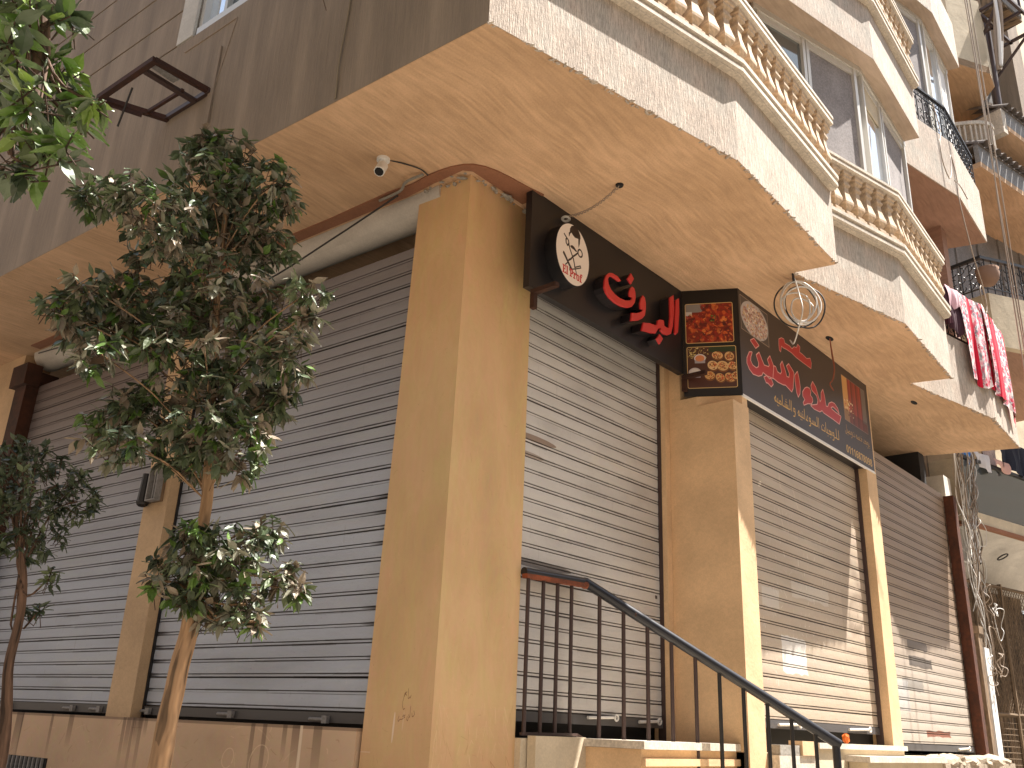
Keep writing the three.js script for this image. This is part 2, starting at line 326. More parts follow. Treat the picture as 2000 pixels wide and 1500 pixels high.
  { const q = col.geometry.attributes.position; for (let i = 0; i < q.count; i++) if (q.getY(i) > 3) { if (q.getX(i) < 0.3) q.setX(i, q.getX(i) + 0.05); if (q.getZ(i) < -0.3) q.setZ(i, -0.52); } }
  const p = col.geometry.attributes.position, n = col.geometry.attributes.normal, uv = col.geometry.attributes.uv;
  for (let i = 0; i < p.count; i++) { const left = Math.abs(n.getX(i)) > 0.7; uv.setXY(i, left ? (0.62 + p.getZ(i)) / 1.6 : (0.63 + p.getX(i)) / 1.6, p.getY(i) / 5.6); }
  const base = canvasTex(2048, 512, (g, w, h) => {       // 8.4 m by 1.6 m
    g.fillStyle = '#d2b99c'; g.fillRect(0, 0, w, h);
    for (let i = 0; i < 700; i++) { const r = rr(15, 110); const gr = g.createRadialGradient(0, 0, 0, 0, 0, r); const c = rnd() < 0.5 ? '95,70,50' : '240,205,165'; gr.addColorStop(0, `rgba(${c},${rr(0.02, 0.07)})`); gr.addColorStop(1, `rgba(${c},0)`); g.save(); g.translate(rnd() * w, rnd() * h); g.fillStyle = gr; g.fillRect(-r, -r, 2 * r, 2 * r); g.restore(); }
    sp(g, w, h * 0.7, 220, '#8a6246', 0.35, 4, 36, 1.4); sp(g, w, h * 0.7, 170, '#f0d9b8', 0.55, 4, 44, 1.6);
    const X = (u) => (1 - u / 8.4) * w;
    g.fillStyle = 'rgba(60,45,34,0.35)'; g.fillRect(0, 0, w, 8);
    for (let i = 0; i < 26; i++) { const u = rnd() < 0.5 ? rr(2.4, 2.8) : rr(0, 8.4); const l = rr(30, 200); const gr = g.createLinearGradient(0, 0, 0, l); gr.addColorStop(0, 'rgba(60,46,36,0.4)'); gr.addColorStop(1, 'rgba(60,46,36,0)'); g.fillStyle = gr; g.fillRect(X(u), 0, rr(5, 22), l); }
    g.fillStyle = 'rgba(236,222,196,0.85)'; g.fillRect(X(0.55), 0, 7, 130);
    g.strokeStyle = 'rgba(240,220,185,0.6)'; g.lineWidth = 2; for (const [u, r] of [[0.95, 34], [1.3, 22]]) { g.beginPath(); g.ellipse(X(u), 80, r * 0.7, r, 0.3, 0.6, 6.6); g.stroke(); }
  });
  const bw = house.children.find((c) => c.name === 'base_wall');
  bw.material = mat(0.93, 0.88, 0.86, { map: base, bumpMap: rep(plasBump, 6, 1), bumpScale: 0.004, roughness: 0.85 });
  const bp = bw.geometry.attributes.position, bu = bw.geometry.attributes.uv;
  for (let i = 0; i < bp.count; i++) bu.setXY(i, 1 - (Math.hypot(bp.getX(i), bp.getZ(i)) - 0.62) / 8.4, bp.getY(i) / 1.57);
}
// basement window in the base wall
{
  const w = sub('basement_window', house);
  part('recess', abox(4.45, 5.55, 0.5, 1.2, 0.016, 0.022), M.dark, w);
  for (let i = 0; i < 14; i++) part('bar', abox(4.49 + i * 0.075, 4.51 + i * 0.075, 0.5, 1.2, 0.026, 0.045), M.grey, w);
}
// ---------------------------------------------------------------- roller shutters
const PITCH = 0.112;
const slatProfile = [[-0.012, 0], [-0.012, 0.0035], [0.0, 0.0055], [0.001, 0.021], [-0.012, 0.0225], [-0.012, 0.0265], [0.0, 0.0285], [0.001, 0.052], [0.0015, 0.072], [0.001, 0.092], [0.0, 0.1105], [-0.012, 0.112]];
function shutter(fr, s0, s1, y0, y1, o, make, tilt = 0) {
  const g = sub('roller_shutter', house), tex = make(Math.ceil((y1 - y0) / PITCH));
  const m = new THREE.MeshStandardMaterial({ map: tex, roughness: 0.5, metalness: 0.15, side: THREE.DoubleSide, bumpMap: rep(plasBump, 9, 14), bumpScale: 0.002 });
  const n = Math.ceil((y1 - y0) / PITCH), H = n * PITCH;
  for (let k = 0; k < n; k++) {
    const pos = [], uv = [], jo = rr(-0.0012, 0.0012), t0 = rr(-0.004, 0.004) + tilt * (1 - k / n), t1 = rr(-0.004, 0.004) - tilt * (1 - k / n);
    const at = (j, e) => { const [a, b] = slatProfile[j]; const q = fr.at(e ? s1 : s0, y0 + k * PITCH + b + (e ? t1 : t0), o + a + jo); return [q.x, q.y, q.z]; };
    for (let j = 0; j < slatProfile.length - 1; j++) {
      const A = at(j, 0), B = at(j, 1), C = at(j + 1, 1), D = at(j + 1, 0), va = (k * PITCH + slatProfile[j][1]) / H, vb = (k * PITCH + slatProfile[j + 1][1]) / H;
      pos.push(...A, ...B, ...C, ...A, ...C, ...D); uv.push(0, va, 1, va, 1, vb, 0, va, 1, vb, 0, vb);
    }
    const geo = new THREE.BufferGeometry(); geo.setAttribute('position', new THREE.Float32BufferAttribute(pos, 3)); geo.setAttribute('uv', new THREE.Float32BufferAttribute(uv, 2)); geo.computeVertexNormals();
    part('slat', geo, m, g);
  }
  part('bottom_rail', fr.box(s0, s1, y0 - 0.07, y0 - 0.002, o - 0.02, o + 0.012), M.bottomRail, g);
  return g;
}
function shutterTex(base, paint) {
  return (n) => canvasTex(512, 1536, (g, w, h) => {
    g.fillStyle = base; g.fillRect(0, 0, w, h);
    for (let i = 0; i < 260; i++) { const r = rr(20, 120); const gr = g.createRadialGradient(0, 0, 0, 0, 0, r); const c = rnd() < 0.55 ? '60,52,46' : '235,230,222'; gr.addColorStop(0, `rgba(${c},${rr(0.02, 0.06)})`); gr.addColorStop(1, `rgba(${c},0)`); g.save(); g.translate(rnd() * w, rnd() * h); g.scale(rr(0.6, 2), rr(0.4, 1)); g.fillStyle = gr; g.fillRect(-r, -r, 2 * r, 2 * r); g.restore(); }
    for (let i = 0; i < 5000; i++) { g.globalAlpha = rr(0.03, 0.16); g.fillStyle = rnd() < 0.5 ? '#3b3632' : '#f4efe6'; g.fillRect(rnd() * w, rnd() * h, rr(1, 3), rr(0.6, 2)); }
    for (let i = 0; i < 120; i++) { g.globalAlpha = rr(0.03, 0.12); g.fillStyle = rnd() < 0.6 ? '#453c36' : '#efe8dc'; g.fillRect(rnd() * w, rnd() * h, rr(0.8, 2), rr(8, 60)); }
    g.globalAlpha = 1; paint(g, w, h);
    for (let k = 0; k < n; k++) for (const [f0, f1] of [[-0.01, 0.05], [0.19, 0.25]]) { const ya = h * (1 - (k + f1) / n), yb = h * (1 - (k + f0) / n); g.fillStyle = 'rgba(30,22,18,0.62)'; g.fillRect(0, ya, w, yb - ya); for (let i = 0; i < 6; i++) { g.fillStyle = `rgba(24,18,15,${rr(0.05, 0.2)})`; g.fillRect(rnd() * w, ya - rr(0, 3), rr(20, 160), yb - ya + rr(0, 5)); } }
  });
}
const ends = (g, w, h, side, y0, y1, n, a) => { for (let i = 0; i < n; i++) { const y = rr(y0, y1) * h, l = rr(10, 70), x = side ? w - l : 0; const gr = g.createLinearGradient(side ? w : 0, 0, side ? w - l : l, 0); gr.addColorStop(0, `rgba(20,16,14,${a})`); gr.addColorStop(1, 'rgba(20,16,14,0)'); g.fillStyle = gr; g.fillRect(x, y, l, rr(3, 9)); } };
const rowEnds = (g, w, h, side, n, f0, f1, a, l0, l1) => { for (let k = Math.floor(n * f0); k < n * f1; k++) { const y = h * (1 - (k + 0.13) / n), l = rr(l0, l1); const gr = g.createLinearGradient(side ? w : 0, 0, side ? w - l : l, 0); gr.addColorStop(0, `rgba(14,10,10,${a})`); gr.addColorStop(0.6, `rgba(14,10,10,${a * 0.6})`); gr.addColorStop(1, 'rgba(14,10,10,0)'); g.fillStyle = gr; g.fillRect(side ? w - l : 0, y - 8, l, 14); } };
// side street: two shutters
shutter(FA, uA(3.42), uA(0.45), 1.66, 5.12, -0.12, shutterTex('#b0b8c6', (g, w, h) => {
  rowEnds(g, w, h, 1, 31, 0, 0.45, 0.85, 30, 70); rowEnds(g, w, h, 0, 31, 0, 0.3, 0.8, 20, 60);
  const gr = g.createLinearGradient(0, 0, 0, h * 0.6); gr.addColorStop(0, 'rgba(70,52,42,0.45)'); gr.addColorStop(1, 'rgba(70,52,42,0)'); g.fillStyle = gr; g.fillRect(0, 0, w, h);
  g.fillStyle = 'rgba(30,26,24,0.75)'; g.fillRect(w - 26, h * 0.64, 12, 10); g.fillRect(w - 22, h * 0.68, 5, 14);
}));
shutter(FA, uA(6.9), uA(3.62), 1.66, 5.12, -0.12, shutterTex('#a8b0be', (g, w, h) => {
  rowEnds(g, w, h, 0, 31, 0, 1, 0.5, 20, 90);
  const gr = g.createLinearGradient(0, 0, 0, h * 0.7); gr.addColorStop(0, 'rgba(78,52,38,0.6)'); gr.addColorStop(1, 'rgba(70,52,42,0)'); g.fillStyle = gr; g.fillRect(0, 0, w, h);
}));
// street side: three shutters
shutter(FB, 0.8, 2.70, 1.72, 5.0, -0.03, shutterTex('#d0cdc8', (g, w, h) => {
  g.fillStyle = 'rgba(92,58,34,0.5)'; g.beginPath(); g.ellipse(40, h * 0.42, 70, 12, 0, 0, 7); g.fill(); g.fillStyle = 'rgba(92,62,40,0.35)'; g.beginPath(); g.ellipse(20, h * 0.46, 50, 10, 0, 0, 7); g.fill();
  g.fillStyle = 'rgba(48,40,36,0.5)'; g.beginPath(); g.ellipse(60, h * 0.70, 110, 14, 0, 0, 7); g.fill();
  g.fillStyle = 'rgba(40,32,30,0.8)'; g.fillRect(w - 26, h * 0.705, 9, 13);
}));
const poster = (g, x, y, w, h, c, a) => { g.globalAlpha = a; g.fillStyle = c; g.beginPath(); g.moveTo(x, y); for (let i = 1; i <= 8; i++) g.lineTo(x + w * i / 8, y + rr(-4, 4)); for (let i = 1; i <= 6; i++) g.lineTo(x + w + rr(-4, 4), y + h * i / 6); for (let i = 7; i >= 0; i--) g.lineTo(x + w * i / 8, y + h + rr(-6, 6)); g.closePath(); g.fill(); g.globalAlpha = 1; };
const scuff = (g, x, y, w, h, n, c) => { for (let i = 0; i < n; i++) { g.globalAlpha = rr(0.1, 0.5); g.strokeStyle = c; g.lineWidth = rr(0.6, 2.2); const X = x + rnd() * w, Y = y + rnd() * h; g.beginPath(); g.moveTo(X, Y); g.lineTo(X + rr(-8, 8), Y + rr(4, 28)); g.stroke(); } g.globalAlpha = 1; };
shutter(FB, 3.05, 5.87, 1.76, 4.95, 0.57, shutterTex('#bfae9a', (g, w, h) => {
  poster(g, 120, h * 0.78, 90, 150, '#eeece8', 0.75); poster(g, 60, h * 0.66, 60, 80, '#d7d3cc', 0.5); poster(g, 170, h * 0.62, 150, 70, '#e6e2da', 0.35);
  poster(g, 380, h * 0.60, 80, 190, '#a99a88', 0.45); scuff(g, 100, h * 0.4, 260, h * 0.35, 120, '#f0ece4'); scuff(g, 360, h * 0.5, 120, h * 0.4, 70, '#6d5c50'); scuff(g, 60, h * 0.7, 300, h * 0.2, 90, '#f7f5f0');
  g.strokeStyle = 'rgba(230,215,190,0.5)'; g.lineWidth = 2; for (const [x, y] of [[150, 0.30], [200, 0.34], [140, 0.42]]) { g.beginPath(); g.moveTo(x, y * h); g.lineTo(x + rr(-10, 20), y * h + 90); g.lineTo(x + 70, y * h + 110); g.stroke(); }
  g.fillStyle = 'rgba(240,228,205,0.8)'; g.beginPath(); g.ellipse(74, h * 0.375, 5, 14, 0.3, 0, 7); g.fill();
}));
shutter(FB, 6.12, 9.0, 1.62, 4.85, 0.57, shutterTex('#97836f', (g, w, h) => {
  { const gr = g.createLinearGradient(0, h * 0.5, 0, h * 0.8); gr.addColorStop(0, 'rgba(206,198,186,0)'); gr.addColorStop(1, 'rgba(206,198,186,0.75)'); g.fillStyle = gr; g.fillRect(0, h * 0.5, w, h * 0.5); }  // paler towards the bottom: sunlit brightness of the lower slats put into the colour
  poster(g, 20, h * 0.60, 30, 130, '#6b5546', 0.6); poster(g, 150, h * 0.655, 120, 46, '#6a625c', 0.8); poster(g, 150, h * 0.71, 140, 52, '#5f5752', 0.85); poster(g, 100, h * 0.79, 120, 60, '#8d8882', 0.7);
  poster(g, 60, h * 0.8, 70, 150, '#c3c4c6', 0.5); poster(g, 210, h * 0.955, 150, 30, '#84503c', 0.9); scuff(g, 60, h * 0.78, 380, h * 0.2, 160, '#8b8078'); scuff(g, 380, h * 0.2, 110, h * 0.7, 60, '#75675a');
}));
// what shows round the shutters: drums, posts, gaps, locks
{
  for (const [u0, u1] of [[0.3, 3.5], [3.5, 6.7]]) {
    const prof = []; for (let i = 0; i <= 28; i++) { const a = i / 28 * Math.PI; prof.push([-0.195 + 0.175 * Math.cos(a), 5.539 - 0.175 * Math.sin(a)]); }
    part('shutter_drum', sweep([FA.p2(uA(u1), 0), FA.p2(uA(u0), 0)], prof), M.drum, house);
  }
  part('rusty_post', abox(6.60, 6.86, 1.56, 5.30, -0.32, 0.03), M.rust, house);
  part('rusty_post', abox(6.56, 6.92, 5.10, 5.36, -0.1, 0.08), M.rust, house);
  for (const [u, dd] of [[3.293, -0.06], [3.677, -0.06]]) part('shutter_guide', abox(u - 0.006, u + 0.006, 1.57, 5.2, dd - 0.06, dd - 0.035), M.blackIron, house);
  for (const [x, z] of [[2.69, 0.0], [3.06, 0.60], [5.845, 0.6], [6.15, 0.6]]) part('shutter_guide', box(x - 0.015, x + 0.015, 1.55, 4.9, z - 0.06, z + 0.01), M.brownIron, house);
  part('sill_gap', box(3.06, 5.85, 1.50, 1.70, 0.3, 0.5), M.dark, house);
  part('sill_gap', box(0.8, 2.69, 1.545, 1.66, -0.4, -0.12), M.dark, house);
  part('sill_gap', abox(0.6, 3.3, 1.565, 1.62, -0.3, -0.14), M.dark, house);
  for (const [u, y] of [[1.05, 1.61], [2.1, 1.62], [3.2, 1.62], [3.95, 1.62], [4.4, 1.62], [5.6, 1.62]]) {
    const l = sub('lock', house);
    part('bolt', bar(FA.at(uA(u + 0.16), y, -0.09), FA.at(uA(u), y, -0.09), 0.012), M.grey, l); part('hasp', abox(u - 0.03, u + 0.02, y - 0.025, y + 0.025, -0.105, -0.075), M.grey, l);
  }
  for (const [x, y, z, w] of [[1.62, 1.70, 0.0, 0.35], [2.3, 1.69, 0.0, 0.28], [3.5, 1.72, 0.6, 0.4], [5.0, 1.72, 0.6, 0.5], [8.3, 1.58, 0.6, 0.4]]) {
    const l = sub('lock', house);
    part('bolt', bar([x, y, z], [x + w, y + 0.012, z], 0.013), M.wireWhite, l);
    const t = new THREE.TorusGeometry(0.022, 0.008, 6, 14); t.translate(x + w, y + 0.01, z + 0.012); part('ring', smooth(t), M.wireWhite, l);
  }
}
// ring of bare brick-red render where the wall meets the ceiling, with broken plaster along it
{
  const outer = [], inner = [];
  const A = (u, d) => FA.p2(uA(u), d);
  for (const u of [6.5, 5, 3.6, 2.4, 1.4, 0.7]) { const j = rr(-0.012, 0.012); outer.push(A(u, 0.125 + j)); }
  const arc = [[-0.14, -0.45], [-0.15, -0.257], [-0.142, -0.15], [-0.125, -0.05], [-0.09, 0.05], [-0.045, 0.115], [0.03, 0.165], [0.131, 0.20], [0.28, 0.225], [0.453, 0.245], [0.6, 0.272]];
  outer.push(...arc);
  const inn = [[0.6, 0.05], [0.02, 0.05], [-0.04, 0.0], [-0.045, -0.3], A(0.62, 0.0), A(0.9, 0.01), A(6.5, 0.01)];
  part('plaster_edge', prism([...outer, ...inn], SOF - 0.016, SOF + 0.001), M.brickRed, house);
  const chips = [];
  for (let i = 0; i < 40; i++) {
    const t = rnd(); const [x, z] = t < 0.4 ? [rr(-0.05, 0.05), rr(-0.5, 0.03)] : [rr(0.0, 0.8), rr(0.0, 0.07)];
    const g = new THREE.IcosahedronGeometry(rr(0.007, 0.02), 0); g.scale(rr(0.8, 3.2), rr(0.5, 0.9), rr(0.7, 1.3)); g.rotateY(rnd() * 3); g.translate(x, SOF - rr(0.018, 0.05), z); chips.push(flat(g));
  }
  const m = part('plaster_crumbs', merge(chips), M.crumb, house); m.userData.kind = 'stuff';
}

// ---------------------------------------------------------------- upper wall on the side street
{
  const W0 = 2.0, W1 = 3.38, SILL = 7.155;               // window opening, measured from the corner
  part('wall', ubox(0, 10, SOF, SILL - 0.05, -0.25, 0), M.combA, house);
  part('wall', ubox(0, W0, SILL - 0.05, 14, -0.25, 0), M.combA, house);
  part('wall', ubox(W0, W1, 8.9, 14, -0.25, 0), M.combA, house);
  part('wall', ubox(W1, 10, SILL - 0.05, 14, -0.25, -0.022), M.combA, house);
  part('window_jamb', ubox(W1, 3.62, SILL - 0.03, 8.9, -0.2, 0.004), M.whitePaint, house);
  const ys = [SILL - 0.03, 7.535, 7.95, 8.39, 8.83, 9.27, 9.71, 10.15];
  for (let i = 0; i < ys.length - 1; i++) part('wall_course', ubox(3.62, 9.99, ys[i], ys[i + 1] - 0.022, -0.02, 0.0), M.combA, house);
  const w = sub('window', house);
  part('frame', merge([ubox(W1 - 0.05, W1, SILL, 8.9, -0.14, -0.04), ubox(W0, W1 - 0.05, SILL - 0.049, SILL + 0.02, -0.16, -0.002), ubox(3.02, 3.06, SILL + 0.02, 8.9, -0.13, -0.06), ubox(W0, W0 + 0.04, SILL + 0.02, 8.9, -0.14, -0.04)]), M.alu, w);
  part('pane', ubox(3.06, W1 - 0.05, SILL + 0.02, 8.9, -0.11, -0.10), M.glass, w);
  part('pane', ubox(W0 + 0.04, 3.02, SILL + 0.02, 8.9, -0.12, -0.11), M.glassDim, w);
  // repaired patch of render round the bracket, thin cracks
  for (const [a, b] of [[[2.72, 6.98], [2.90, 6.25]], [[2.72, 6.98], [3.45, 6.97]]]) part('plaster_crack', bar(FU.at(uU(a[0]), a[1], 0.002), FU.at(uU(b[0]), b[1], 0.002), 0.006, 5), M.wire, house);
  part('render_patch', ubox(2.86, 2.93, 6.0, 6.75, 0.001, 0.018), M.combA, house);
}
// ---------------------------------------------------------------- bays with balustrades
const BAL = (() => {                                      // square turned baluster, base at y = 0, half a metre tall
  const p = [[0.001, 0], [0.066, 0], [0.066, 0.045], [0.050, 0.05], [0.050, 0.075], [0.030, 0.09], [0.034, 0.11], [0.060, 0.16], [0.062, 0.185], [0.050, 0.235], [0.036, 0.30], [0.033, 0.36], [0.048, 0.385], [0.048, 0.405], [0.038, 0.415], [0.040, 0.44], [0.060, 0.46], [0.060, 0.485], [0.070, 0.495], [0.070, 0.53], [0.001, 0.53]];
  const g = new THREE.LatheGeometry(p.map(([r, y]) => new THREE.Vector2(r * 1.414, y)), 4); g.rotateY(Math.PI / 4);
  return flat(g);
})();
function balustrade(path, y, step, skipEnds = 0) {
  // lower moulding, in two lips with a dark joint; posts of the balustrade; upper rail
  const lo = [[-0.12, y - 0.004], [0.055, y], [0.058, y + 0.012], [0.078, y + 0.022], [0.078, y + 0.058], [0.055, y + 0.064], [0.055, y + 0.082], [0.088, y + 0.09], [0.088, y + 0.128], [0.06, y + 0.14], [-0.12, y + 0.14]];
  part('balcony_moulding', sweep(path, lo), M.stone, house);
  const t = y + 0.67;
  const hi = [[-0.13, t], [0.05, t], [0.062, t + 0.012], [0.085, t + 0.018], [0.085, t + 0.05], [0.072, t + 0.055], [0.072, t + 0.066], [0.092, t + 0.072], [0.092, t + 0.10], [0.06, t + 0.108], [-0.13, t + 0.108]];
  part('top_rail', sweep(path, hi), M.stone, house);
  for (let i = 0; i < path.length - 1; i++) {
    const f = frame(path[i], [path[i + 1][0] - path[i][0], path[i + 1][1] - path[i][1]]), L = Math.hypot(path[i + 1][0] - path[i][0], path[i + 1][1] - path[i][1]), n = Math.max(1, Math.round(L / step));
    for (let k = 0; k < n; k++) {
      const m = part('baluster', BAL, M.baluster, house); const p = f.at((k + 0.5) * L / n, y + 0.139, -0.01);
      m.position.copy(p); m.rotation.y = -Math.atan2(f.d.z, f.d.x) + rr(-0.03, 0.03);
    }
  }
}
const parapet = (path, y0, y1) => part('balcony_parapet', sweep(path, [[0, y0], [0, y1], [-0.10, y1], [-0.10, y0]]), M.comb, house);
// first floor
parapet([K[0], K[1], K[2], K[3]], SOF, 6.283); parapet([[2.99, 1.255], K[4], K[5], K[6]], SOF, 6.283); parapet([[6.34, 1.145], K[7], K[8], [9.62, 1.30], [9.35, 0.27]], SOF, 6.45);
balustrade([[K[0][0] + 0.12, K[0][1] + 0.03], K[1], K[2]], 6.283, 0.178); balustrade([[3.06, 1.272], K[4], K[5]], 6.283, 0.178);
// second floor
const F2 = 8.8, F3 = 12.05;
parapet([K[0], K[1], K[2], K[3]], F2, F2 + 0.74); parapet([[2.99, 1.255], K[4], K[5], K[6]], F2, F2 + 0.74); parapet([[6.34, 1.145], K[7], K[8], [9.62, 1.30], [9.35, 0.27]], F2, F2 + 0.90);
balustrade([[3.06, 1.272], K[4], K[5]], F2 + 0.74, 0.178);
// third floor
parapet([K[0], K[1], K[2], K[3]], F3, F3 + 0.74); parapet([[2.99, 1.255], K[4], K[5], K[6]], F3, F3 + 0.74); parapet([[6.34, 1.145], K[7], K[8], [9.62, 1.30], [9.35, 0.27]], F3, F3 + 0.9);
// crumbling drip edge under the bays
{
  const chips = [];
  for (const path of [[K[0], K[1], K[2]], [K[3], K[4], K[5]], [K[6], K[7], K[8]]]) for (let i = 0; i < path.length - 1; i++) {
    const f = frame(path[i], [path[i + 1][0] - path[i][0], path[i + 1][1] - path[i][1]]), L = Math.hypot(path[i + 1][0] - path[i][0], path[i + 1][1] - path[i][1]);
    for (let k = 0; k < L * 34; k++) { const g = new THREE.IcosahedronGeometry(rr(0.006, 0.016), 0); g.scale(rr(0.8, 2.6), rr(0.5, 1), rr(0.6, 1)); g.rotateY(rnd() * 3); const q = f.at(rnd() * L, SOF + rr(-0.012, 0.004), rr(-0.02, 0.006)); g.translate(q.x, q.y, q.z); chips.push(flat(g)); }
  }
  part('plaster_crumbs', merge(chips), M.comb, house).userData.kind = 'stuff';
}
// wall behind the bays
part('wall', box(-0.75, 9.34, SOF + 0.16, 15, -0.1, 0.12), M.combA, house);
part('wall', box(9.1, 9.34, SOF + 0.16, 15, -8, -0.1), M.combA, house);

// closed-in bays: aluminium windows behind the balustrade
function closedBay(path, y0, y1, panes, side) {
  const w = sub('bay_window', house);
  const L = []; let tot = 0; for (let i = 0; i < path.length - 1; i++) { const l = Math.hypot(path[i + 1][0] - path[i][0], path[i + 1][1] - path[i][1]); L.push(l); tot += l; }
  const bars = [], fr = path.slice(0, -1).map((p, i) => frame(p, [path[i + 1][0] - p[0], path[i + 1][1] - p[1]]));
  for (let i = 0; i < fr.length; i++) { bars.push(fr[i].box(0, L[i], y1 - 0.075, y1 - 0.003, -0.05, 0.03), fr[i].box(0, L[i], y0, y0 + 0.06, -0.05, 0.03)); }
  for (const [i, a, b, kind, top] of panes) {
    const f = fr[i], s0 = a * L[i], s1 = b * L[i];
    bars.push(f.box(s0, s0 + 0.045, y0 + 0.06, y1 - 0.075, -0.045, 0.024), f.box(s1 - 0.045, s1, y0 + 0.06, y1 - 0.075, -0.045, 0.026));
    bars.push(f.box(s0 + 0.045, s1 - 0.045, y1 - 0.15, y1 - 0.076, -0.03, 0.012));
    const m = kind === 'glass' ? M.glass : kind === 'dim' ? M.glassDim : kind === 'curtain' ? M.curtain : M.blind;
    part('pane', f.box(s0 + 0.045, s1 - 0.045, y0 + 0.06, y1 - 0.15, -0.02, -0.012), m, w);
    if (top) part('roller_blind', f.box(s0 + 0.045, s1 - 0.045, y1 - top, y1 - 0.151, -0.008, 0.004), M.cream, w);
  }
  part('frame', merge(bars), M.alu, w);
  if (side) part('side_panel', merge(side), M.timber, w);
  return w;
}
{
  const I = 0.2, b2 = [[3.02, 1.25 - I - 0.06], [4.64 + 0.03, 1.66 - I], [6.40, 1.57 - I]];
  const f0 = frame([3.02, 0.12], [0, 1]);
  closedBay(b2, 6.45, F2 + 0.002, [[0, 0.03, 0.46, 'dim', 0], [0, 0.47, 0.96, 'blind', 0], [1, 0.03, 0.40, 'glass', 0.42], [1, 0.43, 0.98, 'blind', 0]], [box(3.0, 3.03, 6.45, F2, 0.12, 0.99)]);
  const b3 = [[6.40, 1.14 - I - 0.04], [8.16, 1.55 - I], [9.62, 1.49 - I]];
  closedBay(b3, F2 + 0.4, F3 + 0.002, [[0, 0.03, 0.36, 'glass', 0], [0, 0.38, 0.62, 'curtain', 0], [0, 0.64, 0.97, 'blind', 0], [1, 0.04, 0.5, 'glass', 0], [1, 0.54, 0.97, 'curtain', 0]]);
  part('wall', sweep([[9.60, 1.28], [9.45, 0.12]], [[0, SOF + 0.2], [0, SOF + 0.21], [-0.04, SOF + 0.21], [-0.04, SOF + 0.2]]), M.comb, house);
}
// wrought iron railing on the last bay
function ironRailing(path, y0, h, depth) {
  const g = sub('iron_railing', house), bars = [], scr = [];
  for (let i = 0; i < path.length - 1; i++) {
    const f = frame(path[i], [path[i + 1][0] - path[i][0], path[i + 1][1] - path[i][1]]), L = Math.hypot(path[i + 1][0] - path[i][0], path[i + 1][1] - path[i][1]);
    bars.push(beam(f.at(0, y0 + h, -0.04), f.at(L, y0 + h, -0.04), 0.045, 0.03), beam(f.at(0, y0 + h * 0.82, -0.04), f.at(L, y0 + h * 0.82, -0.04), 0.014, 0.014), beam(f.at(0, y0 + 0.05, -0.04), f.at(L, y0 + 0.05, -0.04), 0.018, 0.018));
    const n = Math.round(L / 0.15);
    for (let k = 0; k <= n; k++) { const s = k * L / n; bars.push(bar(f.at(s, y0, -0.04), f.at(s, y0 + h, -0.04), 0.008, 5)); }
    for (let k = 0; k < n; k++) {
      const s = (k + 0.5) * L / n, r = 0.055;
      const curl = (cy, sg) => { const p = []; for (let a = 0; a <= 14; a++) { const th = a / 14 * 5.2, q = r * (1 - a / 20); p.push(f.at(s + sg * q * Math.cos(th), cy + q * Math.sin(th), -0.04)); } return tube(p, 0.0065, 16, 4); };
      scr.push(curl(y0 + h * 0.66, 1), curl(y0 + h * 0.40, -1), curl(y0 + h * 0.20, 1));
      const t = new THREE.TorusGeometry(0.03, 0.006, 4, 10); t.rotateY(-Math.atan2(f.d.z, f.d.x)); const c = f.at(s, y0 + h * 0.91, -0.04); t.translate(c.x, c.y, c.z); scr.push(smooth(t));
    }
  }
  part('rail_bars', merge(bars), M.blackIron, g);
  part('scroll_work', merge(scr), M.blackIron, g);
}
ironRailing([[6.36, 1.15], K[7], K[8]], 6.45, 0.60); ironRailing([[6.36, 1.15], K[7], K[8]], F2 + 0.90, 0.62);
part('soffit', prism([[6.345, 1.13], [8.15, 1.535], [9.66, 1.475], [9.34, 0.27], [6.345, 0.27]], F2 - 0.010, F2 - 0.005), M.soffit2, house);
// dim back of the open balcony: a door, a white post and a panel
part('door', box(7.3, 8.2, SOF + 0.17, 8.0, 0.125, 0.16), M.brownIron, house);
part('pillar', box(8.75, 8.98, SOF + 0.17, F2, 0.9, 1.1), M.soffit2, house);
part('window_panel', box(7.6, 8.7, 7.3, 8.6, 0.5, 0.53), M.curtain, house);

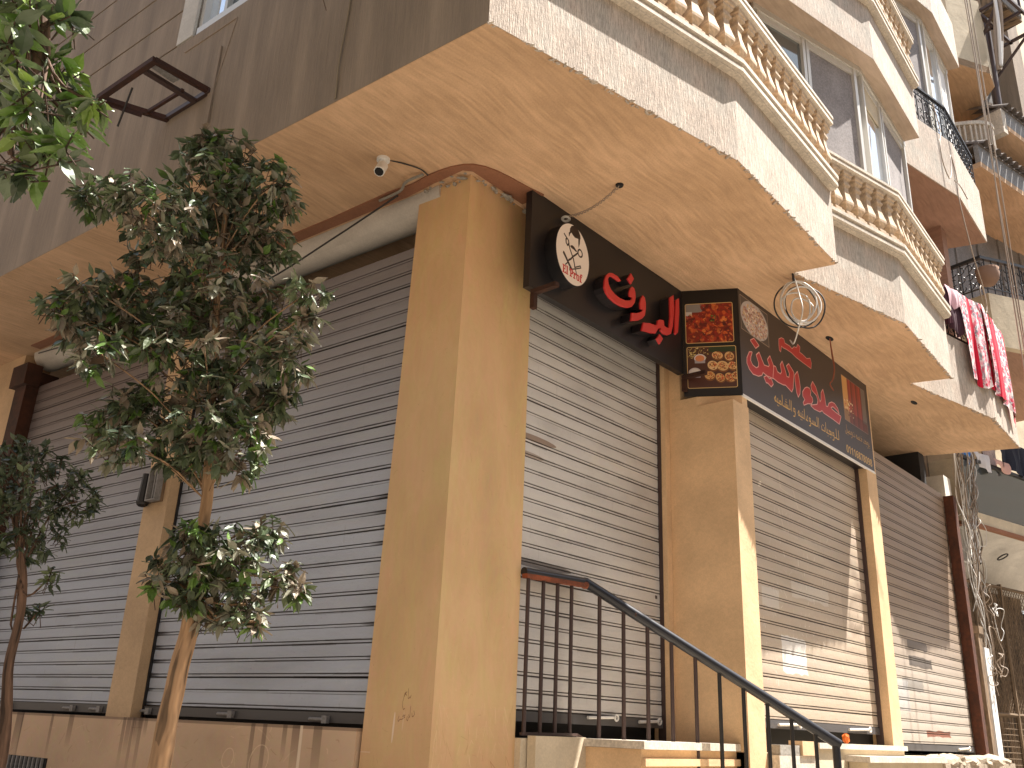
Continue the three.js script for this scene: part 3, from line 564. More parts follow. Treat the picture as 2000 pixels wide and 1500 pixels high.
// ---------------------------------------------------------------- steps and railing in front of the shops
{
  const s1 = thing('entrance_steps', 'tan and cream masonry landing with steps before the grey corner shutter', 'steps');
  part('side_block', box(0.86, 1.42, 0, 1.563, 0.06, 0.13), M.cream, s1);
  part('landing', box(1.42, 2.756, 0, 1.505, 0.051, 0.59), M.ochre, s1);
  part('tread', box(1.40, 2.757, 1.507, 1.558, 0.052, 0.63), M.stone, s1);
  part('tread', box(1.43, 3.3, 1.40, 1.448, 0.59, 0.62), M.ochre, s1);
  part('step', box(1.5, 2.75, 0, 1.30, 0.72, 0.98), M.cream, s1); part('step', box(1.6, 2.75, 0, 1.05, 0.98, 1.22), M.cream, s1);
  const s2 = thing('shop_steps', 'pale stone slab landing with steps before the restaurant shutter', 'steps');
  part('landing', box(3.78, 5.85, 0, 1.545, 0.70, 0.80), M.cream, s2);
  part('tread', box(3.76, 5.87, 1.547, 1.592, 0.685, 0.83), M.stone, s2);
  part('tread', box(4.35, 6.44, 1.448, 1.497, 0.69, 1.02), M.stone, s2); part('step', box(4.4, 6.4, 0, 1.446, 0.81, 0.98), M.cream, s2);
  part('brick', box(3.45, 3.73, 1.49, 1.60, 0.70, 0.82), M.ochre, s2);
  part('block', box(3.06, 3.74, 0, 1.488, 0.69, 0.80), M.stone, s2);
  part('block', box(3.08, 3.44, 1.49, 1.565, 0.70, 0.80), M.crumb, s2);
  const b = one('orange_wrapper', 'small crumpled orange wrapper in the gap under the restaurant shutter', 'litter', (() => { const g = new THREE.IcosahedronGeometry(0.06, 1); const p = g.attributes.position; for (let i = 0; i < p.count; i++) { const k = 0.6 + 0.6 * hashv(Math.round(p.getX(i) * 900), Math.round(p.getY(i) * 900), 5); p.setXYZ(i, p.getX(i) * k * 0.7, p.getY(i) * k * 1.1, p.getZ(i) * k); } g.scale(0.55, 0.75, 0.55); g.translate(4.75, 1.635, 0.66); return flat(g); })(), mat(0.75, 0.16, 0.02, { roughness: 0.5 }));
}
{
  const r = thing('stair_railing', 'black steel stair handrail with thin upright bars beside the corner column', 'railing');
  const A = V(0.80, 2.645, 0.03), B = V(1.49, 2.665, 0.05), E = V(3.05, 1.585, 1.29);
  part('handrail', merge([bar(A, B, 0.032, 14), bar(B, E, 0.039, 16)]), M.rail, r);
  { const g = new THREE.SphereGeometry(0.035, 14, 10); g.translate(B.x, B.y, B.z); part('elbow', smooth(g), M.rail, r); }
  part('primer_strip', merge([beam(A.clone().add(V(0, -0.03, 0.008)), B.clone().add(V(-0.01, -0.028, 0.008)), 0.05, 0.03), (() => { const g = new THREE.SphereGeometry(0.04, 10, 8); g.scale(1.2, 0.8, 1); g.translate(B.x + 0.0, B.y - 0.022, B.z + 0.008); return flat(g); })()]), M.primer, r);
  part('weld_patch', (() => { const q = B.clone().lerp(E, 0.2); const g = new THREE.SphereGeometry(0.04, 8, 6); g.scale(1.1, 0.9, 1); g.translate(q.x, q.y, q.z); return flat(g); })(), M.rust, r);
  for (const x of [0.84, 1.01, 1.175, 1.345]) part('upright', bar([x, 1.575, 0.04], [x, 2.62, 0.04], 0.0145, 8), M.brownIron, r);
  const n = 10, lo = (t) => B.clone().lerp(E, t).add(V(0, -1.10, 0));
  for (let i = 0; i < n; i++) { const t = 0.06 + i * 0.094, q = B.clone().lerp(E, t); part('upright', bar(lo(t), q, 0.0155, 8), i < 5 ? M.brownIron : M.blackIron, r); }
  part('post', bar([E.x - 0.02, 0, E.z - 0.016], E.clone().add(V(-0.02, -0.005, -0.016)), 0.03, 14), M.rail, r);
  part('bottom_rail', merge([beam([0.81, 1.572, 0.04], [1.42, 1.578, 0.05], 0.02, 0.02), beam([1.42, 1.578, 0.05], lo(1), 0.022, 0.022)]), M.brownIron, r);
}
// ---------------------------------------------------------------- barber sign
const outline = (pts) => new THREE.Shape(pts.map(([x, y]) => new THREE.Vector2(x, y)));
{
  const RED = {
  fa: [[1.529, 5.138], [1.484, 5.16], [1.407, 5.155], [1.363, 5.138], [1.325, 5.102], [1.303, 5.045], [1.297, 4.986], [1.32, 4.947], [1.37, 4.919], [1.445, 4.905], [1.535, 4.907], [1.626, 4.928], [1.693, 4.964], [1.736, 5.018], [1.751, 5.069], [1.746, 5.117], [1.729, 5.148], [1.702, 5.152], [1.675, 5.122], [1.657, 5.073], [1.664, 5.048], [1.701, 5.053], [1.702, 5.033], [1.667, 5.007], [1.6, 4.981], [1.522, 4.971], [1.445, 4.977], [1.388, 4.999], [1.354, 5.033], [1.344, 5.078], [1.363, 5.11], [1.401, 5.126], [1.458, 5.125], [1.503, 5.121]] ,
  dot: [[1.683, 5.268], [1.726, 5.237], [1.684, 5.172], [1.638, 5.201]] ,
  waw: [[1.837, 5.09], [1.865, 5.131], [1.893, 5.125], [1.908, 5.08], [1.907, 5.021], [1.889, 4.956], [1.847, 4.911], [1.785, 4.871], [1.681, 4.828], [1.696, 4.903], [1.773, 4.93], [1.835, 4.964], [1.867, 5.001], [1.828, 4.995], [1.822, 5.039]] ,
  alef: [[2.417, 5.305], [2.465, 5.341], [2.463, 5.198], [2.433, 4.994], [2.394, 4.958], [2.384, 4.967], [2.399, 5.174]] ,
  lamba: [[1.845, 4.797], [1.871, 4.878], [1.965, 4.908], [2.064, 4.924], [2.085, 4.936], [2.101, 4.984], [2.145, 5.009], [2.196, 5.019], [2.202, 4.97], [2.253, 4.97], [2.286, 4.975], [2.31, 5.096], [2.313, 5.29], [2.372, 5.336], [2.376, 5.209], [2.347, 5.023], [2.314, 4.938], [2.258, 4.905], [2.184, 4.892], [2.142, 4.906], [2.15, 4.93], [2.113, 4.921], [2.084, 4.885], [2.061, 4.852], [1.99, 4.828], [1.907, 4.814]] ,
  dot2: [[2.126, 4.862], [2.175, 4.838], [2.123, 4.773], [2.077, 4.803]] ,
  };
  const s = thing('barber_sign', 'black shop sign with raised red Arabic letters and round barber logo', 'shop sign');
  part('board', box(0.485, 2.70, 4.70, 5.541, 0.19, 0.25), M.signBlack, s);
  for (const k of Object.keys(RED)) {
    const g = new THREE.ExtrudeGeometry(outline(RED[k]), { depth: 0.012, bevelEnabled: true, bevelThickness: 0.003, bevelSize: 0.003, bevelSegments: 1 }); g.translate(0, 0, 0.347);
    const l = part('letter', flat(g), M.red, s);
    const b = new THREE.ExtrudeGeometry(outline(RED[k]), { depth: 0.093, bevelEnabled: false }); b.translate(0, 0, 0.252); part('letter_return', flat(b), M.redSide, l);
  }
  const logo = canvasTex(512, 640, (g, w, h) => {
    g.fillStyle = '#efe4da'; g.fillRect(0, 0, w, h);
    // the picture is drawn in a 983 by 1500 grid and then set upright on the disc
    const u = (x, y) => { const X = (x - 160) / (815 - 160), sl = 105 + (X - 0.42) * 255 ; return [X * w, (y - (X - 0.5) * 240 - 130) / (1240) * h]; };
    const path = (pts, close) => { g.beginPath(); pts.forEach((p, i) => { const [a, b] = u(...p); i ? g.lineTo(a, b) : g.moveTo(a, b); }); if (close) g.closePath(); };
    g.fillStyle = g.strokeStyle = '#2a1d1a'; g.lineJoin = g.lineCap = 'round';
    path([[400, 400], [398, 310], [418, 290], [420, 220], [450, 150], [500, 130], [560, 160], [600, 220], [630, 300], [635, 360], [625, 400], [622, 480], [600, 580], [592, 480], [590, 385], [520, 380], [480, 340], [450, 295], [425, 330], [412, 380]], true); g.fill();
    path([[440, 570], [470, 555], [510, 580], [545, 630], [575, 660], [545, 675], [500, 640], [455, 620], [430, 590]], true); g.fill();
    g.lineWidth = 17; path([[310, 365], [340, 410], [365, 440], [395, 480], [405, 540], [380, 590], [350, 540], [345, 470], [362, 440]]); g.stroke();
    path([[405, 560], [430, 660], [465, 750], [500, 840], [520, 940], [530, 1010]]); g.stroke(); path([[590, 680], [540, 740], [490, 790], [450, 850], [410, 880]]); g.stroke();
    { const [a, b] = u(632, 680); g.beginPath(); g.ellipse(a, b, 34, 38, 0, 0, 7); g.stroke(); }
    path([[295, 725], [320, 740], [400, 900], [480, 1050], [460, 1085], [400, 980], [340, 860], [290, 770]], true); g.fill();
    g.lineWidth = 12; path([[470, 1060], [530, 1040], [650, 985], [640, 945], [540, 1000]]); g.stroke(); path([[400, 900], [450, 860]]); g.stroke(); path([[430, 1090], [430, 1040]]); g.stroke(); path([[545, 1050], [568, 1150]]); g.stroke(); path([[345, 995], [380, 950]]); g.stroke();
    g.fillStyle = '#c42a28'; g.font = 'bold 112px serif'; g.textAlign = 'center'; g.save(); g.translate(w * 0.49, h * 0.885); g.scale(0.78, 1); g.fillText('El Prof', 0, 0); g.lineWidth = 5; g.strokeStyle = '#c42a28'; g.strokeText('El Prof', 0, 0); g.restore();
  });
  const disc = new THREE.CylinderGeometry(1, 1, 0.11, 56); disc.rotateX(Math.PI / 2); disc.scale(0.213, 0.262, 1); disc.translate(0.866, 5.092, 0.306);
  part('logo_disc', smooth(disc), M.signBlack, s);
  const face = new THREE.CircleGeometry(1, 56); face.scale(0.211, 0.26, 1); face.translate(0.866, 5.092, 0.3635);
  part('logo_print', face, new THREE.MeshStandardMaterial({ map: logo, roughness: 0.5 }), s);
  for (const x of [0.50, 2.66]) {
    const b = sub('bracket', s);
    part('arm', box(x, x + 0.045, 4.64, 4.675, 0.252, 0.49), M.rust, b); part('leg', box(x, x + 0.04, 4.52, 4.638, 0.25, 0.29), M.rust, b);
  }
}
// ---------------------------------------------------------------- restaurant sign
{
  const PRINT = {
  noondot: [[3.163, 5.083], [3.233, 5.125], [3.324, 5.089], [3.257, 5.041]] ,
  noon: [[3.174, 4.967], [3.124, 4.95], [3.071, 4.875], [3.066, 4.824], [3.106, 4.781], [3.175, 4.754], [3.283, 4.768], [3.353, 4.799], [3.382, 4.837], [3.474, 4.829], [3.596, 4.843], [3.619, 4.879], [3.615, 4.98], [3.555, 5.053], [3.5, 5.001], [3.533, 4.953], [3.513, 4.929], [3.417, 4.915], [3.372, 4.959], [3.325, 5.014], [3.265, 4.969], [3.307, 4.904], [3.297, 4.859], [3.249, 4.831], [3.176, 4.836], [3.135, 4.871], [3.144, 4.916]] ,
  yadots: [[3.402, 4.79], [3.456, 4.819], [3.514, 4.804], [3.55, 4.82], [3.585, 4.78], [3.54, 4.741], [3.474, 4.758], [3.439, 4.752]] ,
  lamdal: [[3.632, 4.977], [3.597, 4.847], [3.701, 4.837], [3.809, 4.845], [3.865, 4.858], [3.997, 4.828], [4.032, 4.871], [4.074, 5.024], [4.079, 5.056], [3.975, 5.111], [3.923, 5.072], [3.979, 5.011], [3.962, 4.962], [3.906, 4.953], [3.885, 4.999], [3.825, 5.088], [3.779, 5.038], [3.8, 4.971], [3.768, 4.935], [3.697, 4.938], [3.667, 4.98]] ,
  alef: [[4.104, 5.033], [4.17, 5.09], [4.191, 5.043], [4.209, 4.943], [4.191, 4.867], [4.145, 4.818], [4.119, 4.854], [4.102, 4.963]] ,
  hamza: [[4.383, 4.988], [4.441, 4.993], [4.465, 4.97], [4.447, 4.922], [4.492, 4.905], [4.497, 4.877], [4.461, 4.836], [4.372, 4.815], [4.271, 4.769], [4.26, 4.786], [4.31, 4.835], [4.264, 4.859], [4.266, 4.902], [4.322, 4.957]] ,
  lamalef: [[4.536, 5.096], [4.487, 5.037], [4.499, 4.998], [4.61, 4.971], [4.639, 4.919], [4.61, 4.867], [4.447, 4.811], [4.521, 4.798], [4.658, 4.807], [4.723, 4.839], [4.763, 4.824], [5.001, 4.821], [5.165, 4.811], [5.229, 4.911], [5.082, 4.915], [4.991, 4.924], [4.964, 4.943], [5.032, 4.971], [5.133, 4.956], [5.181, 4.934], [5.159, 4.981], [5.082, 5.013], [5.008, 5.009], [4.929, 4.973], [4.889, 4.921], [4.837, 4.915], [4.818, 5.024], [4.79, 5.086], [4.74, 5.036], [4.724, 4.952], [4.688, 4.915], [4.65, 4.974], [4.606, 5.057]] ,
  matam: [[3.785, 5.315], [3.844, 5.349], [3.9, 5.356], [3.913, 5.316], [4.026, 5.323], [4.081, 5.311], [4.135, 5.352], [4.194, 5.363], [4.231, 5.413], [4.278, 5.401], [4.257, 5.335], [4.336, 5.334], [4.433, 5.321], [4.519, 5.354], [4.542, 5.311], [4.52, 5.244], [4.44, 5.245], [4.321, 5.247], [4.167, 5.25], [4.055, 5.266], [3.942, 5.263], [3.868, 5.255], [3.832, 5.261], [3.803, 5.189], [3.778, 5.198], [3.777, 5.259]] ,
  };
  const s = thing('restaurant_sign', 'dark box sign with red Arabic lettering and food photos over the restaurant', 'shop sign');
  const X0 = 2.95, X1 = 6.10, Y0 = 4.48, Y1 = 5.541;
  part('box', prism([[2.702, 0.25], [2.952, 0.70], [6.10, 0.70], [6.10, 0.40], [3.2, 0.3]], Y0, Y1), M.signBlack, s);
  // handwriting strokes for the small lettering, in a grid of unit height with the base line at 0
  const front = canvasTex(2048, 704, (g, w, h) => {
    g.fillStyle = '#3a302d'; g.fillRect(0, 0, w, h);
    const px = (x) => (x - X0) / (X1 - X0) * w, py = (y) => (Y1 - y) / (Y1 - Y0) * h;
    const poly = (pts) => { g.beginPath(); pts.forEach(([x, y], i) => (i ? g.lineTo(px(x), py(y)) : g.moveTo(px(x), py(y)))); g.closePath(); };
    g.lineJoin = g.lineCap = 'round';
    const food = (x0, x1, y1, y0, kind) => {
      g.save(); g.beginPath(); g.rect(px(x0), py(y1), px(x1) - px(x0), py(y0) - py(y1)); g.clip();
      const W = px(x1) - px(x0), H = py(y0) - py(y1), ox = px(x0), oy = py(y1);
      if (kind === 0) {
        g.fillStyle = '#4b4340'; g.fillRect(ox, oy, W, H); g.fillStyle = '#b8b2b0'; g.beginPath(); g.ellipse(ox + W * 0.5, oy + H * 0.5, W * 0.5, H * 0.52, 0, 0, 7); g.fill();
        for (let i = 0; i < 420; i++) { const a = rnd() * 6.3, r = Math.sqrt(rnd()) * 0.45; const c = ['#d8bfb4', '#b48a78', '#e8dccb', '#8c5f4e', '#c9a878', '#a8786c'][Math.floor(rnd() * 6)]; g.fillStyle = c; g.beginPath(); g.ellipse(ox + W * (0.5 + r * Math.cos(a)), oy + H * (0.52 + r * Math.sin(a)), rr(4, 15), rr(3, 8), rnd() * 3, 0, 7); g.fill(); }
      } else {
        g.fillStyle = '#7a2c20'; g.fillRect(ox, oy, W, H); g.fillStyle = '#cf9a5a'; g.fillRect(ox, oy, W * 0.22, H);
        for (let i = 0; i < 9; i++) { g.fillStyle = ['#8e2d22', '#a03a2c', '#6d2018'][i % 3]; g.fillRect(ox + W * (0.22 + i * 0.07), oy, W * 0.06, H); }
        g.fillStyle = '#6e625c'; g.fillRect(ox + W * 0.82, oy, W * 0.18, H * 0.8);
        for (let i = 0; i < 60; i++) { g.fillStyle = ['#d8b060', '#c23a26', '#e8d8b0', '#8a4a20'][Math.floor(rnd() * 4)]; g.beginPath(); g.ellipse(ox + W * rr(0.05, 0.4), oy + H * rr(0.5, 0.85), rr(3, 12), rr(3, 9), rnd() * 3, 0, 7); g.fill(); }
        g.fillStyle = 'rgba(40,28,26,0.35)'; g.fillRect(ox, oy + H * 0.75, W, H * 0.25);
      }
      g.restore(); g.strokeStyle = kind ? '#8f7a6c' : '#b9a894'; g.lineWidth = 3.5; g.strokeRect(px(x0), py(y1), px(x1) - px(x0), py(y0) - py(y1));
    };
    food(2.99, 3.55, 5.494, 5.146, 0); food(5.344, 6.012, 5.44, 4.913, 1);
    for (const k of Object.keys(PRINT)) { poly(PRINT[k]); g.strokeStyle = '#e3a9a0'; g.lineWidth = k === 'matam' ? 9 : 13; g.stroke(); g.fillStyle = '#b3262a'; g.fill(); }
    // small yellow lines, right to left: letters as pen strokes
    const pen = (x0, x1, yb, ht, words, lw, col) => {
      const tot = words.reduce((a, q) => a + q.w, 0), k = (x1 - x0) / tot; let x = x1; g.strokeStyle = col; g.fillStyle = col; g.lineWidth = lw;
      for (const q of words) {
        for (const st of q.s) { g.beginPath(); st.forEach(([a, b], i) => { const X = px(x - a * k), Y = py(yb + b * ht); i ? g.lineTo(X, Y) : g.moveTo(X, Y); }); g.stroke(); }
        for (const [a, b] of q.d || []) { g.beginPath(); g.arc(px(x - a * k), py(yb + b * ht), lw * 0.62, 0, 7); g.fill(); }
        x -= q.w * k;
      }
    };
    const L = {
      lam: { w: 0.5, s: [[[0.1, 1], [0.1, 0.05], [0.5, 0]]] }, alef: { w: 0.35, s: [[[0.18, 1], [0.18, 0]]] }, alefC: { w: 0.35, s: [[[0, 0], [0.16, 0.02], [0.16, 1]]] },
      waw: { w: 0.6, s: [[[0.4, 0.1], [0.15, 0.1], [0.15, 0.42], [0.38, 0.42], [0.42, 0], [0.3, -0.35], [0.05, -0.4]].map(([a, b]) => [0.55 - a, b])] },
      jim: { w: 0.7, s: [[[0.0, 0.0], [0.1, 0.35], [0.6, 0.4], [0.15, 0.05], [0.7, 0]]], d: [[0.3, -0.28]] }, ba: { w: 0.35, s: [[[0, 0], [0.18, 0], [0.18, 0.4], [0.18, 0], [0.35, 0]]], d: [[0.18, -0.28]] },
      ta: { w: 0.8, s: [[[0.05, 0.4], [0.05, 0], [0.7, 0], [0.72, 0.38]]], d: [[0.3, 0.55], [0.48, 0.55]] }, sin: { w: 0.8, s: [[[0, 0], [0, 0.35], [0.05, 0], [0.25, 0], [0.25, 0.35], [0.27, 0], [0.5, 0], [0.5, 0.35], [0.52, 0], [0.8, 0]]] },
      shin: { w: 0.8, s: [[[0, 0], [0, 0.35], [0.05, 0], [0.25, 0], [0.25, 0.35], [0.27, 0], [0.5, 0], [0.5, 0.35], [0.52, 0], [0.8, 0]]], d: [[0.18, 0.58], [0.36, 0.58], [0.27, 0.8]] },
      dal: { w: 0.5, s: [[[0.15, 0.5], [0.3, 0.1], [0.45, 0]].concat([[0.1, 0]])] }, nun: { w: 0.35, s: [[[0, 0], [0.18, 0], [0.18, 0.4], [0.18, 0], [0.35, 0]]], d: [[0.18, 0.62]] },
      ya: { w: 0.35, s: [[[0, 0], [0.18, 0], [0.18, 0.4], [0.18, 0], [0.35, 0]]], d: [[0.08, -0.28], [0.28, -0.28]] }, mim: { w: 0.45, s: [[[0, 0], [0.1, 0.3], [0.3, 0.3], [0.32, 0], [0.1, -0.02], [0.45, 0]]] },
      ha: { w: 0.5, s: [[[0, 0], [0.15, 0.05], [0.2, 0.5], [0.42, 0.2], [0.3, -0.02], [0.12, 0.1]]] }, kha: { w: 0.7, s: [[[0.05, 0.3], [0.5, 0.42], [0.15, 0.05], [0.7, 0]]], d: [[0.3, 0.68]] }, sad: { w: 0.8, s: [[[0, 0], [0.2, 0.35], [0.5, 0.35], [0.55, 0.02], [0.1, 0], [0.65, 0], [0.68, 0.25], [0.8, 0]]] },
      lamE: { w: 0.6, s: [[[0.1, 1], [0.1, 0], [0.3, -0.3], [0.52, -0.2], [0.55, 0.1]]] }, gap: { w: 0.3, s: [] },
    };
    const W = (t) => t.split(' ').map((k) => L[k]);
    pen(3.585, 5.13, 4.615, 0.105, W('lam lam waw jim ba alefC ta gap alef lam sin waw dal alef nun ya ha gap waw alef lam shin alefC mim ya ha'), 7.5, '#d3a548');
    pen(5.32, 6.02, 4.77, 0.085, W('ya waw jim dal gap kha dal mim ha gap ta waw sad ya lamE'), 5, '#b58a3c');
    g.fillStyle = '#c99f4c'; g.font = 'bold 78px sans-serif'; g.textAlign = 'left'; g.save(); g.translate(px(5.305), py(4.533)); g.scale((px(6.045) - px(5.305)) / g.measureText('01116878098').width, 1); g.fillText('01116878098', 0, 0); g.restore();
    g.fillStyle = '#efe9e0'; g.fillRect(0, h - 9, w, 9);
  });
  const f = new THREE.PlaneGeometry(X1 - X0, Y1 - Y0); f.translate((X0 + X1) / 2, (Y0 + Y1) / 2, 0.7035);
  part('front_print', f, new THREE.MeshStandardMaterial({ map: front, roughness: 0.42 }), s);
  part('bottom_trim', prism([[2.95, 0.69], [6.10, 0.69], [6.10, 0.712], [2.95, 0.712]], Y0 - 0.014, Y0 - 0.001), M.white, s);
  const side = canvasTex(512, 1024, (g, w, h) => {        // 0.515 m by 1.061 m
    g.fillStyle = '#100d0e'; g.fillRect(0, 0, w, h);
    const px = (x) => x / 0.515 * w, py = (y) => (Y1 - y) / (Y1 - Y0) * h;
    const frameAt = (x0, x1, y1, y0, draw) => { const r = 16, a = px(x0), b = py(y1), W = px(x1) - a, H = py(y0) - b; g.save(); g.beginPath(); g.roundRect(a, b, W, H, r); g.clip(); draw(a, b, W, H); g.restore(); g.strokeStyle = '#d9b77a'; g.lineWidth = 6; g.beginPath(); g.roundRect(a, b, W, H, r); g.stroke(); };
    frameAt(0.03, 0.462, 5.40, 5.0, (a, b, W, H) => {
      g.fillStyle = '#7a2512'; g.fillRect(a, b, W, H); g.fillStyle = '#8b8480'; g.fillRect(a, b, W * 0.4, H * 0.22); g.fillStyle = '#c9c2bd'; g.fillRect(a, b + H * 0.2, W * 0.14, H * 0.16);
      for (let i = 0; i < 330; i++) { const x = rnd(), y = rr(0.02, 1); if (x < 0.35 && y < 0.25) continue; g.globalAlpha = rr(0.35, 0.9); g.fillStyle = ['#b8381a', '#8a1f14', '#d4602a', '#6a1a14', '#e0813c', '#a52a1a', '#4a1410'][Math.floor(rnd() * 7)]; g.beginPath(); g.ellipse(a + x * W, b + y * H, rr(6, 34), rr(4, 20), rnd() * 3, 0, 7); g.fill(); }
      for (let i = 0; i < 50; i++) { g.globalAlpha = rr(0.3, 0.8); g.fillStyle = '#f4b48a'; g.beginPath(); g.ellipse(a + rnd() * W, b + rr(0.2, 1) * H, rr(2, 7), rr(1, 4), rnd() * 3, 0, 7); g.fill(); }
      g.globalAlpha = 1; for (let i = 0; i < 12; i++) { g.fillStyle = ['#3f5a26', '#6b8a3a', '#26391a'][i % 3]; g.beginPath(); g.ellipse(a + W * rr(0.53, 0.63), b + H * rr(0.32, 0.46), rr(4, 12), rr(4, 9), rnd() * 3, 0, 7); g.fill(); }
    });
    frameAt(0.035, 0.475, 4.96, 4.555, (a, b, W, H) => {
      g.fillStyle = '#4e2c22'; g.fillRect(a, b, W, H); g.fillStyle = '#2c3a20'; g.fillRect(a + W * 0.45, b, W * 0.55, H * 0.14);
      for (let i = 0; i < 70; i++) { g.strokeStyle = ['#d8c070', '#c2a850', '#e6d896'][i % 3]; g.lineWidth = rr(3, 7); g.beginPath(); const x = a + rr(0, 0.42) * W, y = b + rr(0, 0.3) * H; g.moveTo(x, y); g.lineTo(x + rr(-24, 24), y + rr(-14, 14)); g.stroke(); }
      const cup = (x, y, r, c) => { g.fillStyle = '#d9d2d4'; g.beginPath(); g.ellipse(a + x * W, b + y * H, r, r * 0.8, 0, 0, 7); g.fill(); g.fillStyle = '#a8a0a8'; g.fillRect(a + x * W - r * 0.9, b + y * H + r * 0.3, r * 1.8, r * 0.6); g.fillStyle = c; g.beginPath(); g.ellipse(a + x * W, b + y * H, r * 0.8, r * 0.58, 0, 0, 7); g.fill(); };
      cup(0.26, 0.28, 52, '#d88a5a'); cup(0.15, 0.62, 56, '#e8e2e0');
      for (const [x, y, r] of [[0.62, 0.22, 44], [0.86, 0.25, 40], [0.52, 0.46, 42], [0.72, 0.48, 46], [0.92, 0.48, 40], [0.45, 0.70, 46], [0.66, 0.76, 42], [0.86, 0.76, 44], [0.98, 0.72, 34]]) {
        const q1 = r * rr(0.95, 1.15), q2 = r * rr(0.8, 1.05); g.fillStyle = '#7a4a26'; g.beginPath(); g.ellipse(a + x * W + 4, b + y * H + 10, q1 * 1.05, q2 * 1.15, rnd(), 0, 7); g.fill(); g.fillStyle = ['#d8b07a', '#cfa268', '#e0bd8a'][Math.floor(rnd() * 3)]; g.beginPath(); g.ellipse(a + x * W, b + y * H, q1, q2, rnd(), 0, 7); g.fill();
        for (let i = 0; i < 46; i++) { const t = rnd() * 6.3, q = Math.sqrt(rnd()) * r * 0.78; g.fillStyle = ['#8a4a26', '#b4743c', '#d8a868', '#6d3a1e', '#c24a2a'][Math.floor(rnd() * 5)]; g.beginPath(); g.ellipse(a + x * W + q * Math.cos(t), b + y * H + q * Math.sin(t), rr(3, 11), rr(2, 6), rnd() * 3, 0, 7); g.fill(); }
      }
    });
  });
  const q = new THREE.PlaneGeometry(0.513, Y1 - Y0 - 0.004); q.rotateY(-Math.atan2(0.45, 0.25)); q.translate((2.702 + 2.952) / 2 - 0.0035 * 0.874, (Y0 + Y1) / 2, 0.475 + 0.0035 * 0.4856);
  part('side_print', q, new THREE.MeshStandardMaterial({ map: side, roughness: 0.42, side: THREE.DoubleSide }), s);
}

// ---------------------------------------------------------------- small fittings on the corner building
{ // support frame of a removed air conditioner
  const s = thing('bracket_frame', 'empty rusty steel air conditioner bracket frame on the shaded wall', 'bracket');
  const P = (u, y, d) => FU.at(uU(u), y, d);
  part('front_member', beam(P(3.72, 6.29, 0.5), P(2.92, 6.30, 0.5), 0.045, 0.045), M.rust, s);
  part('side_member', beam(P(3.50, 6.30, 0.0), P(3.69, 6.28, 0.5), 0.04, 0.045), M.rust, s);
  part('side_member', beam(P(2.93, 6.33, 0.0), P(2.93, 6.30, 0.5), 0.04, 0.045), M.rust, s);
  part('side_member', beam(P(3.10, 6.30, 0.02), P(3.08, 6.28, 0.48), 0.05, 0.03), M.brownIron, s);
  part('wall_member', beam(P(3.50, 6.31, 0.018), P(2.90, 6.32, 0.018), 0.03, 0.04), M.brownIron, s);
  part('cross_member', beam(P(3.56, 6.30, 0.16), P(3.06, 6.30, 0.16), 0.025, 0.03), M.rust, s);
  part('hanging_rod', bar(P(3.36, 6.29, 0.42), P(3.55, 6.02, 0.38), 0.009, 6), M.blackIron, s);
  part('plate', beam(P(3.02, 6.315, 0.25), P(3.0, 6.312, 0.46), 0.075, 0.012), M.grey, s);
  part('plate', beam(P(3.68, 6.255, 0.48), P(3.56, 6.25, 0.2), 0.012, 0.05), M.rust, s);
}
one('wall_cable', 'thin pale cable running straight down the shaded corner wall', 'cable', tube([FU.at(uU(1.31), 8.5, 0.008), FU.at(uU(1.315), 7.2, 0.012), FU.at(uU(1.30), 6.4, 0.008), FU.at(uU(1.33), 5.9, 0.012), FU.at(uU(1.325), 5.56, 0.008)], 0.007, 30, 5), mat(0.26, 0.21, 0.14));
{ // lamp holder under the ceiling
  const s = thing('ceiling_lamp', 'small white plastic lamp holder hanging from the tan ceiling', 'lamp');
  const c = V(-0.50, SOF - 0.002, -0.38), ax = V(-0.45, -0.86, 0.22).normalize();
  part('base', bar(c, c.clone().addScaledVector(V(0, -1, 0), 0.022), 0.05, 18), M.white, s);
  part('neck', bar(c.clone().add(V(0, -0.02, 0)), c.clone().add(V(0, -0.075, 0)), 0.022, 12), M.white, s);
  const h0 = c.clone().add(V(0, -0.06, 0)), h1 = h0.clone().addScaledVector(ax, 0.1);
  part('socket', bar(h0, h1, 0.042, 8), M.white, s);
  part('socket_mouth', bar(h1, h1.clone().addScaledVector(ax, 0.004), 0.034, 12), M.dark, s);
  part('lead', tube([c.clone().add(V(0.04, 0, 0.02)), V(-0.38, SOF - 0.012, -0.30), V(-0.26, SOF - 0.02, -0.24), V(-0.17, SOF - 0.03, -0.24)], 0.006, 18, 5), M.wireDark, s);
  part('lead', tube([V(-0.20, SOF - 0.03, -0.26), V(-0.24, SOF - 0.06, -0.40), V(-0.17, SOF - 0.05, -0.55), V(-0.16, SOF - 0.04, -0.8)], 0.012, 20, 5), M.crumb, s);
}
one('sagging_cable', 'thin black cable sagging beneath the ceiling edge over the side shutter', 'cable', tube([FA.at(uA(0.62), SOF - 0.05, 0.1), FA.at(uA(1.4), 5.36, 0.07), FA.at(uA(2.2), 5.22, 0.06), FA.at(uA(3.0), 5.18, 0.06), FA.at(uA(4.2), 5.26, 0.06), FA.at(uA(5.6), 5.38, 0.06), FA.at(uA(6.4), 5.44, 0.06)], 0.008, 50, 5), M.wireDark);
